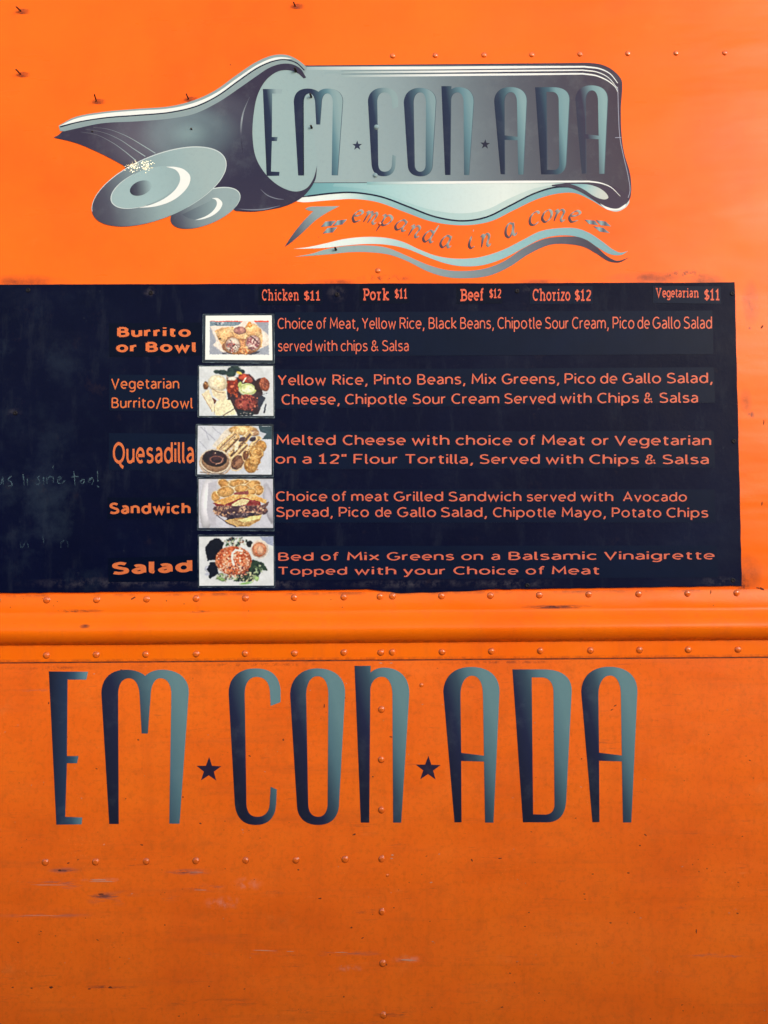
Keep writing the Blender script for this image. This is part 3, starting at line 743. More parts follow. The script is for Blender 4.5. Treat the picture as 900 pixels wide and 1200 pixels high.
chalk2 = [cr([(70, 945), (76, 966), (92, 944), (100, 964)]), [(150, 916), (154, 950)], cr([(214, 966), (216, 946), (234, 940), (240, 966)])]
for k, (zf, lst) in enumerate(((zc, chalk), (za, chalk2))):
    for n_, st_ in enumerate(lst):
        v, f = strip_mesh([[zf(*p) for p in st_]], 1.35 if k == 0 else 1.0, .00425 + .00001*(n_ % 4), lambda a, b: (a, b))
        mesh_from('chalk_mark', v, f, M_CHALK, board)

# ================================================================== DISH PHOTOS (flat prints in laminate)
def field(h, w, cells, seed, octv=4):
    r = np.random.default_rng(seed); out = np.zeros((h, w)); amp = 1; tot = 0
    for o in range(octv):
        c = cells * 2**o; g = r.random((c+2, int(c*w/h)+3))
        yy = np.linspace(0, c, h); xx = np.linspace(0, c*w/h, w)
        y0 = yy.astype(int); x0 = xx.astype(int); fy = (yy-y0)[:, None]; fx = (xx-x0)[None]
        fy = fy*fy*(3-2*fy); fx = fx*fx*(3-2*fx)
        a = g[np.ix_(y0, x0)]; b = g[np.ix_(y0, x0+1)]; c_ = g[np.ix_(y0+1, x0)]; d = g[np.ix_(y0+1, x0+1)]
        out += amp*((a*(1-fx)+b*fx)*(1-fy)+(c_*(1-fx)+d*fx)*fy); tot += amp; amp *= .6
    return out/tot
class Paint:
    """a little flat print: colours on a grid, in the coordinates of an enlarged view"""
    W, H = 168, 112
    def __init__(s, x0, y0, x1, y1, bg, seed):
        s.x = np.linspace(x0, x1, s.W)[None, :].repeat(s.H, 0); s.y = np.linspace(y0, y1, s.H)[:, None].repeat(s.W, 1)
        s.n1 = field(s.H, s.W, 6, seed); s.n2 = field(s.H, s.W, 26, seed+1, 3); s.n3 = field(s.H, s.W, 12, seed+2, 3)
        s.x = s.x + (s.n2-.5)*13; s.y = s.y + (field(s.H, s.W, 24, seed+5, 3)-.5)*13
        s.c = np.zeros((s.H, s.W, 3)) + np.array(bg, float); s.c += ((s.n1-.5)*34)[..., None]; s.px = (x1-x0)/s.W
    def put(s, mask, col, jit=0, alt=None):
        col = np.array(col, float); f = np.clip(mask, 0, 1)[..., None]
        cc = col + ((s.n2-.5)*2*jit)[..., None]
        if alt is not None:
            k = np.clip((s.n3-.5)*7+.5, 0, 1)[..., None]; cc = cc*(1-k) + (np.array(alt, float) + ((s.n2-.5)*2*jit)[..., None])*k
        s.c = s.c*(1-f) + cc*f
    def E(s, cx, cy, rx, ry, rot, col, jit=0, alt=None, soft=1.6):
        c, q = math.cos(R(rot)), math.sin(R(rot)); dx, dy = s.x-cx, s.y-cy
        d = np.sqrt(((dx*c+dy*q)/rx)**2 + ((-dx*q+dy*c)/ry)**2)
        sh = (1.10 - .34*np.clip(d, 0, 1)**2.5 - .10*np.clip(dy/ry, -1, 1))[..., None] if min(rx, ry) > 24 else 1.0
        f = np.clip((1-d)*min(rx, ry)/(soft*s.px), 0, 1)[..., None]; cc = np.array(col, float) + ((s.n2-.5)*1.3*jit)[..., None]
        if alt is not None:
            k = np.clip((s.n3-.5)*5+.5, 0, 1)[..., None]; cc = cc*(1-k) + (np.array(alt, float) + ((s.n2-.5)*1.2*jit)[..., None])*k
        s.c = s.c*(1-f) + cc*sh*f
    def ring(s, cx, cy, rx, ry, rot, wd, col, jit=0):
        c, q = math.cos(R(rot)), math.sin(R(rot)); dx, dy = s.x-cx, s.y-cy
        d = np.sqrt(((dx*c+dy*q)/rx)**2 + ((-dx*q+dy*c)/ry)**2); s.put((wd/2-abs(1-d)*min(rx, ry))/s.px+.5, col, jit)
    def PO(s, pts, col, jit=0, alt=None):
        ins = np.zeros(s.x.shape, bool); n = len(pts)
        for i in range(n):
            (x1, y1), (x2, y2) = pts[i], pts[(i+1) % n]
            if y1 == y2: continue
            cnd = ((y1 > s.y) != (y2 > s.y)) & (s.x < (x2-x1)*(s.y-y1)/(y2-y1)+x1); ins ^= cnd
        s.put(ins.astype(float), col, jit, alt)
    def LN(s, pts, wd, col, jit=0):
        for (a, b) in zip(pts[:-1], pts[1:]):
            dx, dy = b[0]-a[0], b[1]-a[1]; l2 = dx*dx+dy*dy or 1
            t = np.clip(((s.x-a[0])*dx+(s.y-a[1])*dy)/l2, 0, 1); d = np.hypot(s.x-a[0]-t*dx, s.y-a[1]-t*dy)
            s.put((wd/2-d)/s.px+.5, col, jit)
    def bits(s, cx, cy, rx, ry, n, size, cols, seed, jit=20):
        r = random.Random(seed)
        for _ in range(n):
            a = r.uniform(0, 6.28); q = math.sqrt(r.random()); x, y = cx+rx*q*math.cos(a), cy+ry*q*math.sin(a)
            s.E(x, y, r.uniform(.5, 1.3)*size, r.uniform(.3, .8)*size, r.uniform(0, 180), r.choice(cols), jit)
def p_burrito():
    p = Paint(115, 75, 850, 565, (158, 162, 178), 3)
    p.PO([(160, 75), (820, 75), (820, 150), (160, 138)], (226, 84, 62), 8); p.PO([(160, 138), (500, 145), (500, 190), (160, 190)], (120, 140, 156), 30)
    p.bits(250, 158, 80, 12, 14, 14, [(30, 34, 60), (200, 210, 220)], 4)
    p.PO([(160, 185), (440, 190), (500, 170), (560, 90), (610, 90), (700, 190), (815, 290), (815, 400), (700, 450), (420, 520), (290, 470), (195, 400), (235, 360)], (236, 222, 214), 22)
    p.PO([(215, 240), (300, 205), (420, 200), (500, 250), (600, 170), (700, 200), (750, 300), (740, 420), (520, 460), (330, 470), (250, 330)], (222, 172, 122), 22, (234, 196, 150)); p.E(330, 290, 100, 80, 10, (226, 178, 128), 20, (238, 202, 156)); p.E(640, 240, 100, 80, 20, (222, 168, 116), 20, (236, 196, 146)); p.E(495, 240, 75, 48, 0, (150, 96, 100), 26, (180, 130, 120))
    p.PO([(300, 480), (720, 470), (640, 520), (300, 528)], (64, 64, 82), 12); p.LN([(195, 400), (290, 475), (420, 520)], 8, (196, 190, 196)); p.LN([(165, 190), (235, 350)], 6, (200, 190, 188)); p.LN([(600, 110), (810, 290)], 7, (214, 206, 206))
    p.E(500, 420, 210, 95, 0, (206, 148, 100), 34, (170, 112, 84)); p.E(415, 400, 95, 95, 20, (196, 150, 118), 16); p.E(640, 375, 95, 95, 25, (200, 152, 116), 16)
    p.E(415, 400, 80, 82, 20, (222, 206, 192), 36, (150, 108, 110)); p.E(640, 375, 80, 85, 25, (214, 184, 178), 36, (160, 96, 104))
    p.bits(420, 430, 70, 55, 60, 15, [(120, 70, 78), (90, 60, 66), (236, 224, 214), (196, 92, 78)], 5); p.bits(640, 390, 70, 70, 60, 15, [(150, 84, 90), (120, 80, 86), (236, 220, 210)], 6)
    p.bits(540, 460, 60, 40, 40, 16, [(224, 140, 84), (190, 100, 60), (240, 200, 150)], 7); p.LN([(610, 300), (650, 330), (700, 380)], 9, (60, 36, 50)); p.LN([(330, 380), (360, 320), (430, 300)], 8, (150, 100, 70)); p.E(390, 350, 14, 9, 0, (30, 40, 50)); p.E(272, 330, 14, 12, 30, (40, 34, 30))
    p.bits(600, 175, 30, 24, 12, 20, [(224, 140, 60), (240, 160, 80)], 8)
    for a in ((115, 75, 160, 565), (815, 75, 850, 565), (115, 75, 850, 103), (115, 537, 850, 565)): 
        p.x, sx = p.x, p.x; p.PO([(a[0]-30, a[1]-30), (a[2], a[1]-30), (a[2], a[3]+30), (a[0]-30, a[3]+30)] if a[2] == 160 else [(a[0], a[1]-30), (a[2]+30, a[1]-30), (a[2]+30, a[3]+30), (a[0], a[3]+30)], (244, 246, 250), 0)
    return p.c
def p_veg():
    p = Paint(50, 30, 865, 575, (214, 216, 222), 13)
    for e in ((240, 85, 40, 24, 0), (310, 95, 60, 34, 10), (430, 65, 80, 45, -10), (400, 110, 60, 40, 0), (520, 85, 40, 26, 10)): p.E(*e, (22, 38, 50), 12, (40, 60, 58))
    p.PO([(350, 150), (640, 150), (740, 260), (760, 400), (700, 560), (480, 570), (360, 400)], (52, 30, 44), 18)
    p.E(415, 240, 72, 100, 8, (176, 66, 40), 26, (120, 38, 30)); p.E(560, 160, 90, 52, 20, (186, 74, 52), 26, (130, 40, 40)); p.E(410, 165, 60, 26, 0, (232, 212, 200), 14); p.LN([(535, 200), (560, 165), (605, 150)], 18, (240, 230, 210), 6); p.E(490, 100, 40, 20, 20, (226, 190, 90), 20); p.E(610, 170, 44, 46, 0, (150, 72, 66), 20); p.LN([(600, 120), (640, 160), (655, 200)], 12, (30, 22, 40))
    p.E(415, 250, 30, 20, 0, (224, 120, 90), 16); p.bits(430, 310, 60, 60, 20, 22, [(196, 84, 50), (110, 34, 30)], 9)
    p.E(580, 285, 104, 74, 6, (206, 210, 148), 24, (230, 230, 190)); p.ring(590, 280, 80, 50, 6, 8, (180, 188, 120), 14); p.E(500, 230, 24, 40, 20, (180, 190, 110), 10)
    p.E(715, 235, 58, 80, 12, (52, 26, 32), 14); p.E(770, 230, 62, 82, -14, (172, 92, 66), 32, (120, 60, 50)); p.bits(770, 230, 50, 66, 40, 12, [(210, 130, 96), (100, 46, 40)], 10)
    p.E(560, 430, 130, 90, -10, (104, 36, 44), 26, (150, 64, 60)); p.bits(600, 430, 120, 90, 70, 17, [(170, 76, 66), (70, 20, 34), (196, 110, 90)], 11); p.PO([(460, 500), (660, 540), (640, 575), (470, 575)], (24, 30, 44), 14); p.bits(570, 550, 80, 22, 20, 13, [(200, 180, 170), (30, 50, 50)], 12)
    p.PO([(700, 370), (800, 320), (760, 430), (700, 520)], (40, 44, 66), 12); p.PO([(740, 350), (805, 325), (780, 380)], (206, 210, 220), 8); p.LN([(785, 450), (765, 540)], 14, (30, 34, 52))
    p.E(120, 240, 36, 50, 0, (210, 164, 116), 24, (120, 76, 50)); p.E(250, 215, 112, 96, 15, (240, 226, 200), 12, (226, 204, 170)); p.PO([(180, 290), (350, 300), (352, 420), (300, 430), (200, 350)], (232, 212, 180), 14); p.LN([(190, 270), (240, 310), (320, 322)], 6, (160, 120, 90)); p.LN([(355, 130), (358, 300)], 6, (170, 130, 96))
    p.PO([(80, 330), (150, 280), (230, 480), (200, 540)], (238, 220, 188), 12); p.LN([(80, 335), (190, 530)], 5, (176, 130, 86)); p.PO([(190, 370), (240, 410), (215, 450)], (120, 70, 60)); p.PO([(210, 500), (240, 410), (390, 400), (465, 560), (340, 575), (230, 575)], (242, 226, 190), 14); p.LN([(310, 572), (460, 485)], 7, (60, 44, 50)); p.LN([(215, 480), (215, 560)], 4, (180, 140, 90))
    return p.c
def p_ques():
    p = Paint(30, 45, 845, 580, (212, 212, 222), 23)
    p.PO([(700, 45), (850, 45), (850, 190), (740, 190), (790, 130), (720, 100)], (56, 76, 88), 10)
    for a in (((60, 60), (220, 200)), ((100, 60), (150, 200)), ((190, 60), (300, 150)), ((50, 220), (130, 300))): p.LN(a, 8, (168, 168, 186), 10)
    p.PO([(190, 270), (330, 90), (420, 50), (460, 120), (260, 300)], (228, 214, 200), 16)
    p.E(530, 90, 170, 60, 0, (206, 160, 104), 30, (236, 200, 150)); p.E(660, 120, 60, 40, 0, (170, 130, 100), 24, (240, 220, 190))
    for (a, b, w_) in (((270, 290), (440, 130), 48), ((330, 320), (470, 170), 40), ((390, 370), (600, 130), 60), ((410, 420), (560, 260), 40), ((480, 460), (700, 190), 56)):
        p.LN([a, b], w_+16, (220, 178, 124), 26); p.LN([(a[0]+10, a[1]+6), (b[0]+10, b[1]+6)], w_*.42, (112, 84, 72), 34); p.LN([(a[0]-w_*.3, a[1]-w_*.3), (b[0]-w_*.3, b[1]-w_*.3)], w_*.22, (244, 216, 176), 12)
    p.bits(430, 250, 140, 90, 70, 13, [(52, 42, 50), (120, 86, 70), (150, 112, 88), (214, 170, 120)], 14)
    for a in (((280, 300), (450, 140)), ((360, 350), (560, 170)), ((400, 400), (560, 250)), ((470, 420), (740, 180))): p.LN(a, 9, (240, 210, 168), 16)
    p.PO([(440, 240), (480, 200), (480, 300), (440, 330)], (240, 220, 190), 16)
    p.E(640, 190, 46, 28, -20, (60, 42, 56), 16); p.E(520, 190, 46, 26, -30, (72, 54, 64), 16); p.E(470, 450, 70, 90, 40, (92, 58, 52), 26, (150, 104, 80)); p.ring(470, 450, 74, 96, 40, 9, (226, 190, 146), 14); p.E(560, 370, 34, 60, 0, (120, 74, 54), 20); p.ring(560, 370, 38, 64, 0, 7, (216, 176, 128))
    for e in ((730, 270, 66, 70), (680, 340, 84, 90), (620, 480, 80, 90), (660, 420, 70, 80)): p.E(*e, 0, (212, 160, 96), 30, (176, 120, 64))
    p.bits(650, 400, 90, 150, 60, 14, [(232, 188, 124), (160, 104, 56)], 15); p.ring(690, 340, 60, 50, 0, 6, (240, 200, 140))
    p.E(225, 440, 176, 142, 8, (158, 118, 92), 18); p.ring(225, 436, 164, 126, 8, 14, (226, 206, 184), 10); p.ring(225, 460, 172, 136, 8, 10, (196, 160, 130), 10); p.E(220, 405, 142, 96, 6, (62, 36, 46), 16, (36, 26, 40)); p.ring(240, 420, 70, 40, 6, 9, (134, 84, 76)); p.LN([(230, 470), (290, 450), (310, 400)], 8, (190, 140, 120)); p.E(225, 345, 14, 9, 0, (240, 210, 180)); p.LN([(60, 560), (320, 578)], 10, (140, 120, 110))
    return p.c
def p_sand():
    p = Paint(45, 50, 860, 585, (208, 204, 214), 33)
    p.E(140, 320, 90, 300, 4, (228, 222, 228), 6); p.PO([(150, 90), (240, 70), (230, 560), (170, 560), (130, 400)], (196, 190, 200), 8); p.E(820, 320, 60, 240, -10, (186, 180, 190), 8)
    for (cx, cy, rx, ry, ro) in ((500, 80, 130, 30, 0), (320, 100, 70, 50, 30), (460, 95, 90, 40, -10), (640, 120, 90, 55, -20), (700, 170, 60, 60, 20), (520, 160, 90, 50, 0), (230, 240, 50, 60, 0), (340, 190, 100, 60, -8), (620, 190, 60, 40, 0)):
        p.E(cx, cy, rx, ry, ro, (214, 162, 100), 22, (188, 132, 74)); p.ring(cx, cy, rx, ry, ro, 5, (240, 206, 156), 10)
    p.PO([(430, 200), (590, 180), (600, 220), (440, 230)], (150, 80, 76), 16)
    p.PO([(210, 300), (420, 225), (640, 215), (790, 280), (790, 320), (560, 260), (380, 330), (250, 340)], (226, 166, 96), 20, (240, 196, 134))
    p.PO([(200, 310), (330, 330), (470, 270), (530, 250), (720, 300), (730, 350), (520, 340), (240, 350)], (142, 56, 58), 18, (170, 84, 74)); p.PO([(400, 330), (520, 260), (600, 280), (570, 330), (420, 350)], (232, 206, 158), 22); p.PO([(740, 340), (820, 290), (800, 350), (760, 380)], (110, 80, 80), 10)
    p.PO([(210, 350), (760, 340), (810, 400), (780, 440), (640, 440), (420, 500), (240, 440)], (134, 98, 88), 26, (70, 50, 62)); p.bits(320, 400, 120, 60, 80, 20, [(176, 132, 110), (64, 44, 60), (208, 164, 130), (96, 70, 74)], 16); p.bits(640, 385, 150, 50, 90, 20, [(190, 140, 118), (150, 96, 90), (70, 46, 60), (216, 176, 146)], 17)
    p.PO([(380, 440), (620, 420), (740, 440), (640, 500), (330, 520)], (46, 38, 56), 16, (90, 74, 80)); p.bits(500, 440, 110, 30, 30, 16, [(50, 40, 58), (150, 126, 130)], 18)
    p.PO([(330, 500), (740, 440), (720, 500), (600, 570), (440, 575), (350, 540)], (206, 166, 110), 20, (180, 136, 86)); p.PO([(470, 500), (640, 460), (740, 450), (700, 490), (540, 530)], (238, 216, 150), 18); p.LN([(240, 450), (350, 530), (450, 575)], 10, (70, 56, 66)); p.E(560, 470, 30, 14, 0, (60, 50, 64))
    return p.c
def p_salad():
    p = Paint(50, 45, 865, 585, (228, 226, 226), 43)
    p.PO([(715, 45), (865, 45), (865, 150), (760, 110)], (168, 172, 196), 6); p.E(160, 400, 60, 40, 0, (200, 200, 214), 6); p.E(150, 460, 50, 20, 0, (190, 190, 206), 6)
    p.PO([(110, 170), (170, 90), (220, 60), (270, 60), (320, 110), (300, 190), (240, 300), (140, 310)], (18, 22, 38), 8); p.PO([(130, 410), (170, 330), (240, 320), (260, 450), (170, 510), (150, 500), (160, 440)], (22, 26, 42), 8)
    p.PO([(640, 300), (760, 340), (800, 420), (740, 420), (700, 480), (620, 540), (520, 540), (420, 540)], (24, 32, 40), 10, (50, 70, 56)); p.E(605, 125, 40, 38, 0, (24, 28, 36), 8); p.E(415, 75, 34, 30, 0, (28, 36, 44), 10)
    for (cx, cy, n, cols, sd) in ((450, 100, 60, [(176, 190, 150), (60, 90, 60), (214, 214, 180), (34, 44, 50), (150, 110, 90)], 19), (360, 490, 70, [(120, 140, 96), (40, 50, 52), (190, 196, 150), (150, 120, 100)], 20), (570, 490, 80, [(150, 160, 120), (36, 44, 50), (210, 200, 160)], 21), (690, 400, 40, [(30, 44, 42), (96, 120, 84), (180, 190, 150)], 22)):
        p.bits(cx, cy, 130 if n > 40 else 60, 50, n, 19, cols, sd)
    p.E(560, 560, 90, 16, -8, (150, 190, 120), 16); p.E(290, 515, 50, 26, 20, (140, 166, 110), 20); p.E(680, 510, 30, 30, 0, (170, 196, 130), 14)
    p.E(425, 310, 208, 165, 4, (206, 110, 74), 30, (232, 150, 110)); p.bits(425, 310, 195, 155, 330, 19, [(226, 120, 78), (200, 88, 52), (244, 190, 160), (250, 214, 190), (170, 70, 46), (214, 140, 100)], 23, 14); p.bits(450, 420, 150, 80, 110, 16, [(150, 70, 66), (240, 196, 170), (110, 60, 66), (214, 120, 80)], 24)
    p.bits(425, 310, 190, 150, 26, 11, [(50, 36, 36), (70, 50, 40)], 25); p.LN([(520, 200), (450, 190), (415, 230), (412, 300), (430, 350)], 24, (246, 232, 220), 6)
    p.E(715, 185, 105, 108, 0, (240, 214, 196), 8); p.E(712, 188, 84, 84, 0, (206, 118, 84), 22, (226, 150, 112)); p.E(720, 195, 40, 56, 0, (230, 172, 140), 20); p.ring(715, 185, 98, 100, 0, 7, (250, 236, 222))
    return p.c
m = NT('photo_print')
at = m.n('VertexColor'); at.layer_name = 'print'
m.set(Base_Color=at.outputs['Color'], Roughness=.34, Specular_IOR_Level=.2, Coat_Weight=.08, Coat_Roughness=.12); M_PRINT = m.m
m = NT('laminate_edge'); co = m.obj()
m.set(Base_Color=m.mix(m.map(m.noise(co, 60, 5, .7), .4, .65), base((14, 22, 42)), base((36, 48, 66))), Roughness=.28, Specular_IOR_Level=.3); M_LAM = m.m
def bite(c, seed):
    H, W = c.shape[:2]; n = field(H, W, 40, seed, 2) - .5
    sat = np.clip((c.max(2) - c.min(2)) / 60, 0, 1)[..., None]
    k = c * (1 + n[..., None] * (.28 * sat + .04))
    bl = (k + np.roll(k, 1, 0) + np.roll(k, -1, 0) + np.roll(k, 1, 1) + np.roll(k, -1, 1)) / 5
    wide = bl
    for d in (2, 3): wide = (wide + np.roll(wide, d, 0) + np.roll(wide, -d, 0) + np.roll(wide, d, 1) + np.roll(wide, -d, 1)) / 5
    return np.clip((bl + (bl - wide) * .6 * sat - 128) * 1.04 + 131, 8, 246)
def food_print(label, pq, lq, cols):
    if len(cols) > 4: cols = bite(cols, int(pq[0][1]))
    """pq: corners of the picture, lq: corners of the laminate round it (TL, TR, BR, BL)"""
    x, z = P((lq[0][0]+lq[1][0])/2, max(q[1] for q in lq))
    t = empty('dish_photo', (x, -.0044, z), label, 'photo print', 'laminated dish photos stacked down the menu board')
    lp = []
    for i in range(4):
        a, b, c = lq[i-1], lq[i], lq[(i+1) % 4]
        def tow(p, q, d): l = math.hypot(q[0]-p[0], q[1]-p[1]); return (p[0]+(q[0]-p[0])*d/l, p[1]+(q[1]-p[1])*d/l)
        lp += [tow(b, a, 2.2), tow(b, a, .7), tow(b, c, .7), tow(b, c, 2.2)]
    shape('laminate', [lp], .0052, M_LAM, t, thick=.0006)
    # thin rim bead, dark with paler patches in its colour
    rim = []
    for off_ in (0,):
        outer = lp; cx = sum(q[0] for q in lq)/4; cy = sum(q[1] for q in lq)/4
        inner = [(cx+(q[0]-cx)*(1-.55/abs(lq[1][0]-cx)), cy+(q[1]-cy)*(1-.55/abs(lq[2][1]-cy))) for q in lp]
    shape('laminate_rim', [outer, inner], .0054, M_RIM, t, thick=.0002)
    H, W = cols.shape[:2]; vs = []; fs = []
    for j in range(H+1):
        v = j/H
        for i in range(W+1):
            u = i/W
            q = [(1-v)*((1-u)*pq[0][k]+u*pq[1][k]) + v*((1-u)*pq[3][k]+u*pq[2][k]) for k in (0, 1)]
            x_, z_ = P(q[0], q[1], -.0055); vs.append((x_, -.0055, z_))
    for j in range(H):
        for i in range(W): a = j*(W+1)+i; fs.append((a, a+W+1, a+W+2, a+1))
    o = mesh_from('picture', vs, fs, M_PRINT, t)
    s = np.clip(cols, 0, 255)/255; s = np.where(s <= .04045, s/12.92, ((s+.055)/1.055)**2.4)/KB
    ca = o.data.color_attributes.new('print', 'FLOAT_COLOR', 'CORNER')
    arr = np.ones((H*W, 4, 4), 'f'); arr[:, :, :3] = s.reshape(-1, 1, 3); ca.data.foreach_set('color', arr.ravel())
    return t
m = NT('laminate_rim'); m.set(Base_Color=m.mix(m.map(m.noise(m.obj(), 45, 3, .6), .42, .66), base((22, 32, 52)), base((120, 134, 148))), Roughness=.2, Specular_IOR_Level=.4); M_RIM = m.m
food_print('laminated photo of two halved burritos in paper, white bordered, at the top', [(241, 370), (318.5, 369.5), (319.3, 422.2), (240.5, 421.5)], [(237.5, 368), (321.5, 367.5), (322, 426), (237, 425)], p_burrito())
food_print('laminated photo of tortillas, red meat and guacamole on a white plate', [(233.5, 429.5), (320, 429), (320.5, 487.3), (233.5, 487.3)], [(232, 428), (322, 427.5), (322, 490), (231.5, 489)], p_veg())
food_print('laminated photo of cut quesadilla wedges beside a round cup of salsa', [(231.8, 498.8), (318.2, 499.4), (318.2, 556.2), (231.2, 555.8)], [(229.5, 497), (320.3, 497.2), (320.6, 559), (229, 558)], p_ques())
food_print('laminated photo of a stuffed sandwich under potato chips', [(232.8, 561.4), (319.8, 561.2), (320.2, 618.6), (233, 618.6)], [(231, 559.4), (321.4, 559.6), (321.6, 622.5), (231, 621.5)], p_sand())
food_print('laminated photo of a round salad with dark leaves and a dressing cup, lowest of all', [(233.2, 629), (320.4, 628.6), (320.8, 686.2), (233.6, 686.4)], [(231.8, 626.6), (322, 626.4), (322.4, 688.6), (232, 688.4)], p_salad())

# ================================================================== SHARED LETTER SHAPES
zC = zm(40, 770, 2.5); zD = zm(390, 770, 2.432)
def T(path, f): return [[f(*q) for q in lp] for lp in flat(path)]
LET = {
 'E': T('M43,42 L158,43 L153,66 L98,66 L96,290 L130,290 L126,311 L96,311 L91,468 L141,470 L139,490 L65,491 Z', zC),
 'M': T('M220,489 L197,105 C199,60 225,37 270,37 C295,37 315,45 325,55 C338,44 352,37 375,37 C425,37 455,65 453,105 L426,488 L396,488 L402,110 C402,80 390,62 370,62 C352,62 343,85 342,105 L333,224 L315,224 L309,110 C307,80 295,62 278,62 C258,62 246,80 246,110 L248,489 Z', zC),
 'C': T('M722,132 L722,96 C718,55 695,33 648,33 C600,33 568,62 570,108 L588,432 C592,470 612,492 648,492 C688,492 706,470 709,432 L711,388 L693,380 L690,432 C688,456 674,468 654,468 C634,468 624,456 622,432 L617,108 C617,75 632,58 652,58 C676,58 690,75 691,105 L693,143 Z', zC),
 'O': T('M750,108 C752,60 785,33 830,33 C880,33 913,60 911,108 L893,436 C890,472 868,492 832,492 C795,492 772,472 770,436 Z M797,108 C798,75 812,56 830,56 C850,56 861,75 862,108 L860,432 C859,456 848,468 832,468 C815,468 804,456 803,432 Z', zC),
 'n': T('M62,25 L108,25 L108,44 C118,34 132,30 146,30 C190,30 219,58 218,105 L195,472 L172,472 L170,105 C169,75 158,56 140,56 C122,56 109,70 107,92 L104,472 L80,472 Z', zD),
 'A': T('M347,471 L315,98 C318,50 350,28 395,28 C440,28 476,50 475,100 L458,472 L434,472 L431,298 L366,296 L367,471 Z M364,108 C364,75 378,53 397,53 C418,53 428,78 428,108 L431,281 L366,273 Z', zD),
 'D': T('M512,35 L600,35 C655,35 682,58 681,98 L665,412 C662,450 645,471 610,471 L542,471 Z M567,58 L598,58 C618,60 628,75 629,98 L632,420 C632,440 620,449 605,449 L571,448 Z', zD),
}
LET['A2'] = [[(x + 393/2.432, y - .2) for x, y in lp] for lp in LET['A']]
def star(cx, cy, r, rot=0):
    return [(cx + (r if k % 2 == 0 else r*.40)*math.sin(R(36*k+rot)), cy - (r if k % 2 == 0 else r*.40)*math.cos(R(36*k+rot))) for k in range(10)]
def bbox(ls):
    xs = [q[0] for l in ls for q in l]; ys = [q[1] for l in ls for q in l]; return min(xs), min(ys), max(xs), max(ys)

# ------------------------------------------------------------------ big lettering on the lower panel
def letter_mat(name, stops, bb, org, tilt=.10, worn=.04):
    w = bb[2]-bb[0]; h = bb[3]-bb[1]; cy = (bb[1]+bb[3])/2
    return lin_grad(name, (bb[0], cy + tilt*w*.5), (bb[2], cy - tilt*w*.5), stops, org, worn=worn)
x, z = P(403, 965)
sign2 = empty('vinyl_lettering', (x, -.0003, z), 'large tall navy to teal gradient letters and two stars on the lower orange panel', 'vinyl lettering')
NAVY, MID, TEAL = (36, 38, 58), (64, 82, 98), (112, 145, 150)
ORG3 = tuple(sign2.location)
ST1 = [(0, NAVY), (.30, (42, 46, 74)), (.52, MID), (.74, (94, 126, 136)), (1, TEAL)]
STE = [(0, NAVY), (.42, (46, 62, 90)), (.62, (60, 88, 112)), (1, (120, 158, 168))]
M_STAR = plain('star_vinyl', (48, 38, 62), .38, .03)
for k in ('E', 'M', 'C', 'O', 'n', 'A', 'D', 'A2'):
    o = shape('letter', LET[k], .00065, letter_mat('letter_gradient_' + k, STE if k == 'E' else ST1, bbox(LET[k]), ORG3, .0 if k == 'E' else .25, .03), sign2)
shape('star', [star(244.8, 902.4, 15.2, 1)], .00065, M_STAR, sign2); shape('star', [star(501.8, 901, 15.2, 1)], .00065, M_STAR, sign2)

# ================================================================== LOGO DECAL
x, z = P(400, 270); ORG = (x, -.0001, z)
logo = empty('logo_decal', ORG, 'silver blue cone and scroll logo decal with spinning discs above the menu board', 'logo decal')
PG = (152, 176, 184)                                   # pale grey blue vinyl
zA = zm(40, 40, 2.5); zB = zm(390, 40, 2.5); zE = zm(640, 60, 6); zF = zm(60, 130, 3.75); zH = zm(230, 60, 5.294)
d0 = .0003; st = .00006
M_DARK = lin_grad('scroll_dark', (330, 150), (740, 150), [(0, (58, 66, 84)), (.7, (66, 62, 82)), (1, (72, 58, 78))], ORG)
def A(pts): return [zA(*p) for p in pts]
# scroll: dark outline sheet
out_top = [(330, 77)] + [(360, 76.6), (600, 74.2), (690, 73.6), (703, 75.2), (713, 79), (722, 85.5), (728.4, 94), (729.2, 102), (727.6, 127), (728.6, 160), (731.6, 180), (738.4, 203.5), (739.9, 223), (738.5, 230)]
right = cr(out_top[3:], 6)
body = [(330, 77), (500, 75.4)] + right + cr([(738.5, 230), (734, 237.5), (722, 244.2), (712, 243), (702, 237.5), (690, 229), (680, 222), (668, 218), (650, 217)], 6)[1:] + [(500, 217), (340, 217)]
shape('scroll_outline', [body], d0, M_DARK, logo)
# wave sheet under the scroll
wave_out = cr([zB(*p) for p in ((-60, 491), (0, 486), (60, 483), (130, 492), (210, 521), (290, 549), (380, 560), (460, 549), (530, 516), (600, 483), (660, 467), (710, 466), (760, 488), (800, 512), (832, 520), (858, 508), (868, 495))], 8)
wave_out = cr([(345.5, 235.5), (355, 237), (366, 236.5)], 4) + wave_out[1:]
M_WAVE = lin_grad('wave_teal', (346, 230), (740, 230), [(0, (240, 244, 246)), (.13, (226, 238, 240)), (.22, (160, 198, 206)), (.35, (138, 178, 188)), (.5, (146, 190, 200)), (.66, (132, 176, 188)), (.86, (120, 166, 180)), (1, (210, 224, 228))], ORG)
up = [(739, 225), (700, 215.5), (345, 215.5)]
shape('wave_edge', [wave_out + up], d0 - .00005, M_WAVE, logo)
